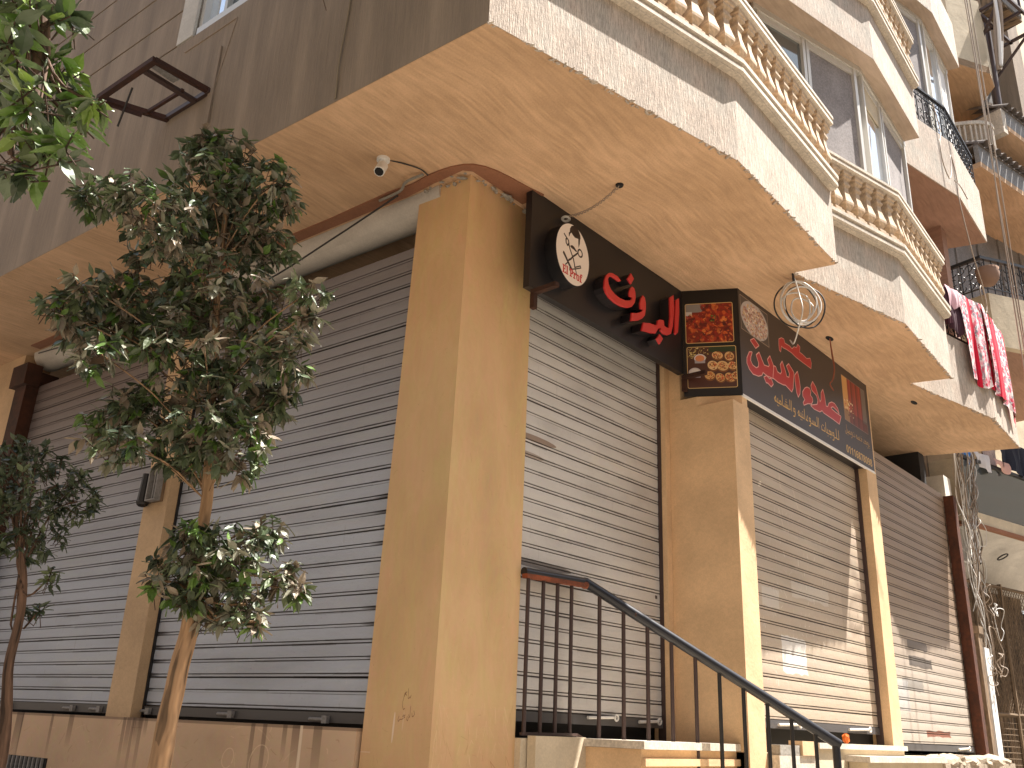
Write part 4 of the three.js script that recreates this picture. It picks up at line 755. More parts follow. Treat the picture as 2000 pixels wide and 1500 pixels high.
{ // ceiling hook with a twisted wire towards the barber sign
  const s = thing('ceiling_hook', 'rusty ceiling hook with twisted wire above the barber sign', 'hook');
  part('plate', (() => { const g = new THREE.CylinderGeometry(0.035, 0.028, 0.02, 9); g.translate(0.847, SOF - 0.008, 0.817); return flat(g); })(), M.dark, s);
  const a = V(0.847, SOF - 0.015, 0.817), b = V(0.86, SOF - 0.10, 0.30), tw = [[], []];
  for (let i = 0; i <= 40; i++) { const t = i / 40, q = a.clone().lerp(b, t); q.y -= 0.05 * Math.sin(Math.PI * t); for (const k of [0, 1]) tw[k].push(V(q.x + 0.009 * Math.cos(i * 1.3 + k * Math.PI), q.y + 0.009 * Math.sin(i * 1.3 + k * Math.PI), q.z)); }
  part('wire', merge(tw.map((p) => tube(p, 0.0045, 90, 4))), M.wire, s);
  part('knot', merge([0, 1, 2].map((k) => { const g = new THREE.TorusGeometry(0.022 + 0.006 * k, 0.0045, 5, 18); g.rotateX(1.4 + 0.2 * k); g.rotateY(k); g.translate(0.86, SOF - 0.11, 0.29); return smooth(g); })), M.wireWhite, s);
}
{ // coil of cable hung under the bay
  const s = thing('cable_coil', 'hanging coil of pale electric cable under the ceiling notch', 'cable coil');
  const pos = [[0.16, 0.20, 0.00], [0.175, 0.215, 0.02], [0.19, 0.225, -0.02], [0.15, 0.18, 0.03], [0.13, 0.15, -0.03], [0.18, 0.205, 0.04], [0.10, 0.11, 0.0]];
  pos.forEach(([rx, ry, dz], k) => {
    const p = []; for (let i = 0; i < 24; i++) { const a = i / 24 * Math.PI * 2; p.push(V(3.07 + 0.012 * k + (rx * Math.cos(a)) * 0.7 + 0.01 * Math.sin(3 * a + k), 5.30 - 0.008 * k + ry * Math.sin(a), 1.22 + dz + rx * Math.cos(a) * 0.75 + 0.012 * Math.cos(2 * a + k))); }
    part('loop', tube(p, 0.0075, 60, 5, true), k % 3 === 2 ? M.wireDark : M.wireWhite, s);
  });
  part('tail', tube([[3.0, 5.5, 1.24], [3.02, 5.36, 1.26], [2.98, 5.16, 1.30], [3.08, 5.02, 1.20], [3.25, 4.99, 1.08], [3.36, 5.08, 1.0]], 0.007, 40, 5), M.wireWhite, s);
  part('hook', bar([2.98, 5.55, 1.235], [2.99, 5.47, 1.235], 0.012, 6), M.wireDark, s);
}
{
  const s = thing('dangling_wire', 'pair of bare wires dangling from a ceiling hole above the restaurant sign', 'wire');
  part('hole', (() => { const g = new THREE.CylinderGeometry(0.045, 0.045, 0.012, 14); g.scale(1.6, 1, 0.7); g.translate(4.55, SOF - 0.002, 0.916); return flat(g); })(), M.dark, s);
  part('wire', tube([[4.54, SOF, 0.92], [4.55, 5.36, 0.93], [4.52, 5.2, 0.95], [4.5, 5.06, 0.93], [4.44, 5.0, 0.92], [4.47, 4.93, 0.94]], 0.0065, 30, 5), mat(0.30, 0.10, 0.06), s);
  part('wire', tube([[4.57, SOF, 0.91], [4.62, 5.36, 0.90], [4.60, 5.2, 0.92], [4.51, 5.07, 0.935]], 0.0065, 24, 5), mat(0.28, 0.16, 0.09), s);
}
one('ceiling_stain', 'small dark ceiling socket hole beyond the restaurant sign', 'hole', (() => { const g = new THREE.CylinderGeometry(0.05, 0.05, 0.012, 12); g.scale(1.7, 1, 0.6); g.translate(7.0, SOF - 0.002, 0.95); return flat(g); })(), M.dark);
{ // open meter box on the pillar of the side street
  const s = thing('switch_box', 'grey open electric switch box with black cover on the tan pillar', 'electric box');
  part('box', abox(3.37, 3.52, 3.37, 3.67, 0.001, 0.03), M.timber, s);
  part('edge', merge([abox(3.37, 3.385, 3.37, 3.67, 0.031, 0.09), abox(3.505, 3.52, 3.37, 3.67, 0.031, 0.09), abox(3.385, 3.505, 3.655, 3.67, 0.031, 0.09), abox(3.385, 3.505, 3.37, 3.382, 0.031, 0.09)]), M.grey, s);
  part('divider', abox(3.44, 3.452, 3.39, 3.65, 0.031, 0.07), M.grey, s);
  part('cover', (() => { const g = new THREE.CylinderGeometry(0.055, 0.07, 0.26, 10); g.scale(1, 1, 0.7); const c = FA.at(uA(3.585), 3.50, 0.05); g.translate(c.x, c.y, c.z); return flat(g); })(), M.blackIron, s);
  part('cover_tail', (() => { const g = new THREE.SphereGeometry(0.06, 8, 6); g.scale(1, 0.7, 0.8); const c = FA.at(uA(3.60), 3.37, 0.06); g.translate(c.x, c.y, c.z); return flat(g); })(), M.blackIron, s);
}
// ---------------------------------------------------------------- washing on the balcony rail
function clothSheet(f, s0, s1, yTop, yBot, o, waves, amp, slant = 0, n = 44, m = 26) {
  const pos = [], uv = [];
  const at = (i, j) => { const a = i / n, b = j / m, s = s0 + (s1 - s0) * a + slant * b * b, y = yTop + (yBot(a) - yTop) * b; const k = 0.25 + 0.75 * b; const q = f.at(s, y, o + 0.05 * b * (1 - b) * 4 * 0.3 + k * amp * (Math.sin(a * waves * 6.283 + 1.3 * Math.sin(b * 2.1)) + 0.5 * Math.sin(a * waves * 15 + 0.7 + b))); return [q.x, q.y, q.z]; };
  for (let i = 0; i < n; i++) for (let j = 0; j < m; j++) { const A = at(i, j), B = at(i + 1, j), C = at(i + 1, j + 1), D = at(i, j + 1); pos.push(...A, ...D, ...C, ...A, ...C, ...B); const u0 = i / n, u1 = (i + 1) / n, v0 = 1 - j / m, v1 = 1 - (j + 1) / m; uv.push(u0, v0, u0, v1, u1, v1, u0, v0, u1, v1, u1, v0); }
  let g = new THREE.BufferGeometry(); g.setAttribute('position', new THREE.Float32BufferAttribute(pos, 3)); g.setAttribute('uv', new THREE.Float32BufferAttribute(uv, 2)); g.computeVertexNormals(); return g;
}
{
  const f67 = frame([6.36, 1.15], [K[7][0] - 6.36, K[7][1] - 1.15]), f78 = frame(K[7], [K[8][0] - K[7][0], K[8][1] - K[7][1]]);
  const print = canvasTex(512, 512, (g, w, h) => {
    g.fillStyle = '#e9d6d2'; g.fillRect(0, 0, w, h);
    for (let i = 0; i < 520; i++) { g.globalAlpha = rr(0.4, 0.9); g.fillStyle = ['#c8324a', '#d85468', '#8a8f96', '#f6eeea', '#b8243c', '#6f7f86', '#e890a0'][Math.floor(rnd() * 7)]; const x = rnd() * w, y = rnd() * h; for (let k = 0; k < 4; k++) { g.beginPath(); g.ellipse(x + rr(-14, 14), y + rr(-18, 18), rr(3, 10), rr(5, 16), rnd() * 3, 0, 7); g.fill(); } }
    g.globalAlpha = 1; g.fillStyle = '#cf1236'; g.fillRect(w * 0.30, 0, w * 0.17, h); g.fillRect(w * 0.90, 0, w * 0.10, h); g.fillStyle = '#a80c2a'; g.fillRect(w * 0.40, 0, 10, h); g.fillRect(w * 0.95, 0, 6, h); g.fillStyle = '#c61a3a'; g.fillRect(0, h * 0.55, w * 0.08, h * 0.07);
  });
  const m = new THREE.MeshStandardMaterial({ map: print, roughness: 0.95, side: THREE.DoubleSide });
  const t = thing('red_blanket', 'red and white flowered blanket hung over the iron balcony railing', 'blanket');
  part('front_half', clothSheet(f67, 1.25, 1.885, 7.12, (a) => 5.92 + 0.04 * Math.sin(9 * a), 0.05, 1.6, 0.03, 0.05), m, t);
  part('side_half', clothSheet(f78, -0.06, 1.22, 7.12, (a) => 6.06 - 0.28 * a - 0.05 * Math.sin(7 * a), 0.06, 2.6, 0.03, 0.02), m, t);
  const u = thing('purple_cloth', 'crumpled dark purple and pink cloth draped beside the red blanket', 'cloth');
  part('dark_part', clothSheet(f67, 0.78, 1.0, 7.10, (a) => 6.52 + 0.1 * a, 0.05, 1.5, 0.03, 0.03, 24, 16), mat(0.085, 0.022, 0.035), u);
  part('pink_part', clothSheet(f67, 0.94, 1.30, 7.13, (a) => 6.86 - 0.05 * Math.sin(5 * a), 0.055, 1.6, 0.025, 0.0, 24, 16), mat(0.66, 0.42, 0.46), u);
  part('hanging_part', clothSheet(f67, 0.9, 1.30, 6.92, (a) => 6.52 + 0.05 * Math.sin(7 * a), 0.035, 2.2, 0.02, 0.0, 24, 12), mat(0.06, 0.02, 0.03), u);
}

// ---------------------------------------------------------------- the neighbouring house
const a13 = 13 * Math.PI / 180;
const FN = frame([10.0, 0.3], [Math.cos(a13), Math.sin(a13)]);
const nb = (s0, s1, y0, y1, o0, o1) => FN.box(s0, s1, y0, y1, o0, o1);
{
  const h = thing('neighbour_building', 'cream neighbouring house with curved balconies and tiled eaves at the right', 'building');
  part('wall', nb(-0.1, 14, 4.2, 22, -1.6, -1.2), M.cream, h);
  part('wall', nb(-0.6, 14, 0, 4.2, -2.6, -2.3), M.interior, h); part('side_wall', nb(-0.7, -0.62, 0, 22, -9, -1.25), M.cream, h); part('wall', nb(-0.6, 0.7, 3.0, 6.3, -1.19, -1.15), M.timber, h);
  const arc = (s0, s1, o0, o1, n = 14) => { const p = []; for (let i = 0; i <= n; i++) { const t = i / n; p.push(FN.p2(s0 + (s1 - s0) * t, o0 + (o1 - o0) * Math.sin(t * Math.PI))); } return p; };
  // first floor balcony: side cheek, curved front, iron railing
  const c1 = arc(0.72, 4.6, 0.78, 1.2);
  part('balcony_wall', sweep([FN.p2(0.72, -1.2), ...c1], [[0, 7.46], [0, 8.36], [-0.12, 8.36], [-0.12, 7.46]]), M.cream, h);
  part('balcony_floor', prism([FN.p2(0.75, -1.19), ...c1.map(([x, z]) => [x, z - 0.02]), FN.p2(4.58, -1.19)], 7.47, 7.6), M.soffit2, h);
  {
    const g = sub('iron_railing', h), path = [FN.p2(0.72, -1.2), ...c1].map(([x, z]) => [x, z - 0.05]), bars = [], scr = [];
    bars.push(sweep(path, [[-0.03, 8.98], [0.03, 8.98], [0.03, 9.03], [-0.03, 9.03]]), sweep(path, [[-0.01, 8.46], [0.01, 8.46], [0.01, 8.48], [-0.01, 8.48]]));
    for (let i = 0; i < path.length - 1; i++) { const f = frame(path[i], [path[i + 1][0] - path[i][0], path[i + 1][1] - path[i][1]]), L = Math.hypot(path[i + 1][0] - path[i][0], path[i + 1][1] - path[i][1]), n = Math.round(L / 0.13); for (let k = 0; k < n; k++) { const s = (k + 0.5) * L / n; bars.push(bar(f.at(s, 8.36, 0), f.at(s, 8.99, 0), 0.01, 5)); for (const cy of [8.56, 8.72, 8.88]) { const t = new THREE.TorusGeometry(0.055, 0.009, 4, 10, 4.6); t.rotateZ(k * 1.7 + cy * 3); t.rotateY(-Math.atan2(f.d.z, f.d.x)); const c = f.at(s, cy, 0); t.translate(c.x, c.y, c.z); scr.push(smooth(t)); } } }
    part('rail_bars', merge(bars), M.blackIron, g); part('scroll_work', merge(scr), M.blackIron, g);
    part('reed_screen', FN.box(0.70, 0.73, 8.36, 8.95, -1.15, -0.1), M.grey, h);
  }
  // middle floor: eave with tiles, fascia, soffit, corrugated shade panels
  function eave(s0, s1, yTile, oFront, oBack, fas) {
    part('fascia', nb(s0, s1, yTile - fas, yTile - 0.02, oFront - 0.14, oFront - 0.06), M.grey, h);
    part('soffit', nb(s0, s1, yTile - fas - 0.10, yTile - fas - 0.002, oBack, oFront - 0.06), M.soffit, h);
    const n = Math.round((s1 - s0) / 0.2);
    for (let k = 0; k < n; k++) {
      const g = new THREE.CylinderGeometry(0.085, 0.10, 1.0, 10, 1, true, 0, Math.PI); g.rotateX(Math.PI / 2); g.rotateZ(Math.PI / 2); g.rotateX(0.42); g.rotateY(-a13);
      const c = FN.at(s0 + (k + 0.5) * (s1 - s0) / n, yTile + 0.17, oFront - 0.42); g.translate(c.x, c.y, c.z); part('roof_tile', flat(g), M.tile, h);
    }
    const und = FN.box(s0, s1, 0, 0.03, -0.95, 0.0); und.translate(0, 0, 0);
    part('roof_bed', FN.box(s0, s1, yTile - 0.02, yTile + 0.02, oFront - 0.95, oFront - 0.04), M.tile, h);
  }
  eave(1.15, 6, 11.35, 0.85, -1.2, 0.36);
  for (let i = 0; i < 9; i++) part('shade_panel', nb(1.22 + i * 0.42, 1.22 + i * 0.42 + 0.41, 8.7, 10.9, -0.32 - 0.03 * (i % 2), -0.28 - 0.03 * (i % 2)), M.grey, h);
  // second floor: side cheek and railing behind the eave
  {
    const c2 = arc(1.15, 2.3, 0.3, 0.8, 10);
    part('balcony_wall', sweep([FN.p2(0.95, -1.2), ...c2], [[0, 11.3], [0, 11.55], [-0.1, 11.55], [-0.1, 11.3]]), M.stone, h);
    const g = sub('white_railing', h), bars = [sweep(c2, [[-0.04, 11.95], [0.03, 11.95], [0.03, 12.02], [-0.04, 12.02]])];
    for (let i = 0; i < c2.length - 1; i++) { const f = frame(c2[i], [c2[i + 1][0] - c2[i][0], c2[i + 1][1] - c2[i][1]]); for (const s of [0.02, 0.1]) bars.push(bar(f.at(s, 11.55, 0), f.at(s, 11.96, 0), 0.02, 6)); }
    part('rail_bars', merge(bars), M.stone, g);
    part('column', (() => { const c = FN.at(1.35, 12.4, 0.1); const q = new THREE.CylinderGeometry(0.17, 0.2, 2.0, 16); q.translate(c.x, c.y - 0.3, c.z); return smooth(q); })(), M.soffit, h);
  }
  eave(2.3, 6, 12.66, 0.85, -1.2, 0.34);
  part('wall', nb(2.25, 2.4, 12.1, 12.6, -0.6, 0.8), M.stone, h);
  // third floor: tan bow with cream wall over it
  {
    const c3 = arc(0.9, 3.3, 0.55, 0.55, 4), bow = [FN.p2(0.2, -1.2), FN.p2(0.9, 0.75), FN.p2(1.65, 0.98), FN.p2(2.05, 0.85), FN.p2(2.35, 0.45), FN.p2(2.7, 0.5), FN.p2(2.75, -1.2)];
    part('balcony_floor', prism(bow, 12.95, 13.1), M.soffit, h);
    part('balcony_wall', sweep(bow.slice(0, 5), [[0, 12.951], [0, 14.6], [-0.1, 14.6], [-0.1, 12.951]]), M.cream, h);
    part('balcony_wall', sweep(bow.slice(4, 7), [[0, 12.951], [0, 14.3], [-0.1, 14.3], [-0.1, 12.951]]), M.grey, h);
    part('pier', nb(3.3, 3.75, 12.5, 21, -0.4, 0.75), M.combA, h);
    part('wall', nb(2.75, 3.3, 12.95, 21, -0.9, 0.2), M.cream, h);
    part('downpipe', bar(FN.at(2.62, 12.9, 0.62), FN.at(2.7, 15.2, 0.62), 0.07, 10), M.brownIron, h);
  }
  // ground floor: glass balcony front, white vault below it, gate
  part('glass_front', nb(0.62, 5, 4.98, 5.80, -0.03, 0.0), M.glassDim, h);
  part('glass_side', FN.box(0.58, 0.62, 4.98, 5.80, -1.2, 0.0), M.cream, h);
  part('balcony_rail', nb(0.58, 5, 5.81, 5.86, -0.06, 0.03), M.blackIron, h);
  part('balcony_edge', nb(0.45, 5, 4.80, 4.975, -1.2, 0.04), M.cream, h);
  part('fascia', nb(0.5, 5, 4.74, 4.797, -0.3, 0.06), M.brickRed, h);
  {
    const prof = []; for (let i = 0; i <= 10; i++) { const t = i / 10; prof.push([-0.02 - 0.9 * Math.sin(t * Math.PI / 2), 4.74 - 0.75 * (1 - Math.cos(t * Math.PI / 2)) * 1]); }
    const pts = [...prof, [-1.2, 3.95], [-1.2, 4.74]];
    part('vault', sweep([FN.p2(0.62, 0), FN.p2(5, 0)], pts.map(([o, y]) => [o, y])), M.whitePaint, h);
    for (const [s, o, y] of [[1.6, -0.42, 4.55], [1.9, -0.62, 4.38], [2.4, -0.42, 4.55]]) { const t = new THREE.TorusGeometry(0.09, 0.012, 5, 20); t.rotateX(1.1); const c = FN.at(s, y, o); t.translate(c.x, c.y, c.z); part('spotlight_ring', smooth(t), M.wireDark, h); }
  }
  part('pier', nb(-0.05, 0.35, 4.6, 6.2, -1.0, -0.35), M.timber, h);
  part('recess', nb(-0.75, 0.6, 3.0, 5.9, -1.18, -1.1), M.dark, h);
  // folding gate of wire mesh
  const g = sub('mesh_gate', h), frameBars = [], mesh = [];
  for (const s of [0.95, 1.45, 2.3, 3.2]) frameBars.push(bar(FN.at(s, 0, -0.5), FN.at(s, 4.1, -0.5), 0.035, 6));
  for (const y of [0.4, 2.1, 4.05]) frameBars.push(bar(FN.at(0.95, y, -0.5), FN.at(3.2, y, -0.5), 0.03, 6));
  for (let i = 0; i < 46; i++) { const a = 0.95 + i * 0.08 - 1.4, b = a + 1.4; mesh.push(bar(FN.at(Math.max(0.95, a), 2.1 + (a < 0.95 ? (0.95 - a) * 1.4 : 0), -0.5), FN.at(Math.min(3.2, b), 4.05 - (b > 3.2 ? (b - 3.2) * 1.4 : 0), -0.5), 0.006, 4)); mesh.push(bar(FN.at(Math.max(0.95, a), 4.05 - (a < 0.95 ? (0.95 - a) * 1.4 : 0), -0.5), FN.at(Math.min(3.2, b), 2.1 + (b > 3.2 ? (b - 3.2) * 1.4 : 0), -0.5), 0.006, 4)); }
  for (let i = 0; i < 20; i++) { mesh.push(bar(FN.at(0.95 + i * 0.115, 0.4, -0.5), FN.at(0.95 + i * 0.115, 2.1, -0.5), 0.006, 4)); mesh.push(bar(FN.at(0.95, 0.45 + i * 0.085, -0.5), FN.at(3.2, 0.45 + i * 0.085, -0.5), 0.006, 4)); }
  part('gate_frame', merge(frameBars), M.timber, g); const mm = part('wire_mesh', merge(mesh), M.timber, g);
  part('gate_panel', nb(1.55, 3.4, 0.3, 4.0, -0.75, -0.72), M.timber, h);
  part('gate_panel', nb(0.7, 0.95, 0, 4.0, -0.7, -0.55), M.brownIron, h);
}
{ // washing and junk on the glass balcony
  const put = (n, l, c, s0, s1, y0, y1, o, m, w = 1.5, a = 0.05) => one(n, l, c, clothSheet(FN, s0, s1, y1, (q) => y0 + 0.06 * Math.sin(6 * q), o, w, a, 0, 18, 12), m);
  put('blue_sheet', 'bright blue plastic sheet on the neighbour glass balcony', 'plastic sheet', 0.45, 1.0, 5.80, 6.0, -0.02, mat(0.03, 0.22, 0.62, { roughness: 0.4 }), 1, 0.04);
  put('white_laundry', 'white crumpled laundry over the neighbour glass balcony rail', 'laundry', 0.98, 1.5, 5.74, 5.98, 0.04, mat(0.7, 0.68, 0.68));
  put('flowered_laundry', 'pale flowered laundry hanging above the glass balcony rail', 'laundry', 1.35, 1.9, 5.9, 6.35, -0.05, mat(0.62, 0.52, 0.52, { map: combMap }));
  put('dark_trousers', 'dark blue trousers hanging at the right over the glass balcony', 'trousers', 1.85, 2.9, 5.86, 6.4, 0.0, mat(0.02, 0.025, 0.045), 2, 0.06);
  put('red_label_box', 'small white and red packaging on the glass balcony rail', 'box', 1.55, 2.05, 5.82, 5.96, 0.07, mat(0.66, 0.40, 0.34), 1, 0.02);
}
{
  const p = thing('clay_pot', 'round brown clay pot in the neighbour iron balcony railing', 'plant pot');
  const q = FN.at(0.62, 8.44, 0.86);
  const g = new THREE.LatheGeometry([[0.001, 0], [0.13, 0], [0.22, 0.12], [0.25, 0.28], [0.22, 0.34], [0.25, 0.38], [0.20, 0.38], [0.19, 0.33]].map(([r, y]) => new THREE.Vector2(r * 0.7, y * 0.7)), 20); g.translate(q.x, q.y, q.z);
  part('pot', smooth(g), mat(0.27, 0.17, 0.12), p);
  const s = new THREE.CylinderGeometry(0.133, 0.133, 0.01, 18); s.translate(q.x, q.y + 0.235, q.z); part('soil', flat(s), M.barkDark, p);
}
{ // air conditioner in a cage, top right
  const t = thing('caged_air_conditioner', 'outdoor air conditioner in a rusty steel cage high at the right', 'air conditioner');
  part('unit', nb(1.95, 2.75, 14.55, 15.1, 0.9, 1.25), M.timber, t);
  part('front_panel', nb(2.0, 2.70, 14.6, 15.05, 1.251, 1.27), M.grey, t);
  const P = (s, y, o) => FN.at(s, y, o), bars = [];
  for (const s of [1.7, 2.3, 2.95]) { bars.push(beam(P(s, 14.42, 0.4), P(s, 14.42, 1.45), 0.05, 0.05), beam(P(s, 14.42, 1.42), P(s, 15.3, 1.42), 0.04, 0.04)); }
  for (const [y, o] of [[14.42, 1.44], [14.42, 0.9], [15.3, 1.42], [14.85, 1.44]]) bars.push(beam(P(1.65, y, o), P(3.0, y, o), 0.05, 0.05));
  bars.push(beam(P(1.7, 14.4, 1.3), P(1.9, 13.6, 0.6), 0.04, 0.04), beam(P(2.9, 14.4, 1.3), P(2.9, 13.7, 0.5), 0.04, 0.04));
  part('cage', merge(bars), M.brownIron, t);
  part('hose', tube([P(1.7, 15, 1.3), P(1.66, 14.2, 1.34), P(1.72, 13.3, 1.2), P(1.62, 12.9, 1.15), P(1.60, 13.6, 1.2), P(1.66, 14.5, 1.3)], 0.035, 40, 6), M.wire, t);
  part('hose', tube([P(1.62, 14.6, 1.3), P(1.56, 13.8, 1.3), P(1.6, 12.95, 1.2), P(1.68, 13.5, 1.25)], 0.03, 40, 6), M.wireWhite, t);
}
// strip between the houses: brick pier, posts, panel, meter, wires
{
  const b = thing('brick_pier', 'narrow white painted brick pier beside the last shutter', 'pier');
  part('core', box(9.26, 9.50, 0, 4.85, 0.35, 0.56), M.crumb, b);
  for (let k = 0; k < 48; k++) { const y = 1.2 + k * 0.077, h = (k % 2) * 0.06; for (const [a, c] of [[9.255, 9.38 - h], [9.392 - h, 9.505]]) { const j = rr(0, 0.02); if (rnd() < 0.08) continue; part('brick', box(a + rr(0, 0.008), c, y, y + 0.066, 0.5, 0.575 + j), rnd() < 0.7 ? M.whitePaint : M.cream, b); } }
  one('rusty_guide_post', 'tall rusty brown guide post at the end of the last shutter', 'post', box(9.09, 9.22, 1.45, 4.85, 0.56, 0.69), M.rustPost);
  one('timber_post', 'weathered grey timber post standing against the brick pier', 'post', merge([box(9.52, 9.68, 0, 3.05, 0.50, 0.66), prism([[9.5, 0.48], [9.74, 0.48], [9.72, 0.68], [9.53, 0.68]], 3.05, 3.15)]), M.timber);
  one('white_conduit', 'white plastic cable duct with black stripes standing right of the timber post', 'conduit', merge([box(9.9, 10.02, 0, 2.9, 0.52, 0.62), box(10.05, 10.14, 0, 2.9, 0.52, 0.62)]), M.white);
  one('meter_box', 'white electric meter box on the wall among tangled wires', 'electric box', (() => { const g = nb(0.80, 1.08, 4.25, 4.75, -0.28, -0.1); return g; })(), M.white);
  part('stone_ledge', box(6.6, 9.3, 0, 1.44, 0.69, 0.95), M.rubble, house);
  for (let i = 0; i < 16; i++) { const g = new THREE.IcosahedronGeometry(rr(0.10, 0.2), 1); const p = g.attributes.position; for (let q = 0; q < p.count; q++) { const k = 0.75 + 0.4 * hashv(Math.round(p.getX(q) * 500), Math.round(p.getY(q) * 500 + p.getZ(q) * 300), i); p.setXYZ(q, p.getX(q) * k * 1.4, p.getY(q) * k * 0.45, p.getZ(q) * k * 0.8); } g.translate(6.75 + i * 0.165, 1.45 + rr(-0.01, 0.02), rr(0.75, 0.9)); part('stone', flat(g), M.rubble, house); }
  // wires: bundles from the balcony down to the meter, each a thing that can be followed
  const w = thing('wire_tangle', 'dense tangle of pale and dark electric wires around the meter box', 'wires'), lists = [[], [], []];
  for (let i = 0; i < 30; i++) {
    const st = i % 2, x0 = st ? rr(9.75, 10.1) : rr(10.35, 10.75), x1 = rr(9.8, 10.4), p = []; const top = rr(5.5, 6.1), bot = st ? rr(1.8, 4.0) : rr(3.2, 4.6);
    for (let k = 0; k <= 7; k++) { const t = k / 7; p.push(V(x0 + (x1 - x0) * t * t + rr(-0.03, 0.03), top + (bot - top) * t + rr(-0.05, 0.05), 0.6 + rr(-0.06, 0.06))); }
    lists[i % 3].push(tube(p, rr(0.005, 0.009), 40, 4));
  }
  for (let i = 0; i < 15; i++) { const c = V(rr(9.8, 10.5), rr(2.4, 5.0), rr(0.5, 0.75)), r = rr(0.06, 0.22), p = []; for (let k = 0; k < 10; k++) { const a = k / 10 * 6.283; p.push(V(c.x + r * Math.cos(a), c.y + r * 1.5 * Math.sin(a) + rr(-0.04, 0.04), c.z + rr(-0.05, 0.05))); } lists[i % 2].push(tube(p, rr(0.005, 0.009), 36, 4, true)); }
  [M.wireWhite, M.wire, M.wire].forEach((m, k) => { const q = part(['pale_wires', 'brown_wires', 'tan_wires'][k], merge(lists[k]), m, w); q.userData.kind = 'stuff'; });
  part('white_block', box(9.45, 9.75, 4.85, 5.25, 0.1, 0.5), M.whitePaint, w);
}
// wires that hang in front of the balconies
{
  const pair = (n, l, pts, r, m) => one(n, l, 'wire', merge(pts.map((p) => tube(p, r, 60, 4))), m);
  pair('hanging_wire', 'long thin wires hanging down before the iron balcony and blanket', [[[8.4, 13.5, 2.0], [8.42, 10, 1.98], [8.45, 8.6, 1.95], [8.5, 7.4, 1.93], [8.48, 6, 1.92], [8.5, 4.5, 1.9], [8.45, 1, 1.9]], [[8.6, 13.5, 2.0], [8.66, 9.5, 1.98], [8.72, 7.6, 1.95], [8.7, 5, 1.92], [8.62, 1, 1.9]], [[9.05, 13.5, 1.85], [9.0, 9, 1.86], [9.1, 6.6, 1.85], [9.05, 1, 1.85]]], 0.009, M.wire);
  pair('looped_wire', 'loops of wire tied in front of the second floor parapet', [[[6.55, 9.3, 1.75], [6.6, 8.95, 1.78], [6.45, 8.7, 1.8], [6.2, 8.5, 1.85], [6.15, 8.2, 1.86], [6.35, 8.05, 1.86], [6.6, 8.3, 1.84], [6.75, 8.6, 1.82], [6.9, 8.65, 1.8], [7.0, 8.4, 1.8], [6.95, 8.2, 1.8], [6.9, 7.9, 1.82], [7.0, 7.3, 1.85], [7.3, 6.9, 1.85], [7.25, 6.6, 1.85], [7.0, 6.6, 1.88], [6.95, 6.8, 1.88], [7.2, 6.9, 1.86], [7.4, 6.5, 1.84]], [[6.85, 8.3, 1.8], [7.15, 8.38, 1.79], [7.5, 8.36, 1.78]]], 0.0065, M.wire);
}

// ---------------------------------------------------------------- street trees
const leafGeos = [0, 1, 2].map((v) => {                   // a unit leaf along +x, folded on its midrib and drooping, tip pointed
  const n = 5, wid = [0.02, 0.15, 0.22, 0.185, 0.088, 0.004], pos = [];
  const P = (i, e) => { const t = i / n, dr = [-0.10, -0.22, -0.02][v] * t * t, w = wid[i] * [1, 0.88, 1.08][v]; return [t, dr + Math.abs(e) * 0.05 + 0.02 * Math.sin(t * 7 + v) * Math.abs(e), e * w]; };
  for (let i = 0; i < n; i++) for (const s of [-1, 1]) { const A = P(i, 0), B = P(i + 1, 0), C = P(i + 1, s), D = P(i, s); if (s > 0) pos.push(...A, ...D, ...C, ...A, ...C, ...B); else pos.push(...A, ...C, ...D, ...A, ...B, ...C); }
  const g = new THREE.BufferGeometry(); g.setAttribute('position', new THREE.Float32BufferAttribute(pos, 3)); g.computeVertexNormals(); return g;
});
const leafTones = [[0.10, 0.135, 0.07], [0.14, 0.18, 0.085], [0.11, 0.20, 0.035], [0.25, 0.245, 0.175], [0.28, 0.225, 0.16], [0.21, 0.31, 0.06], [0.06, 0.085, 0.046]];
const leafMats = leafTones.map((c) => new THREE.MeshPhysicalMaterial({ color: new THREE.Color().setRGB(...c), roughness: 0.42, transmission: 0.18, thickness: 0, side: THREE.DoubleSide }));
const leafMerged = new THREE.MeshPhysicalMaterial({ vertexColors: true, roughness: 0.45, transmission: 0.18, thickness: 0, side: THREE.DoubleSide });
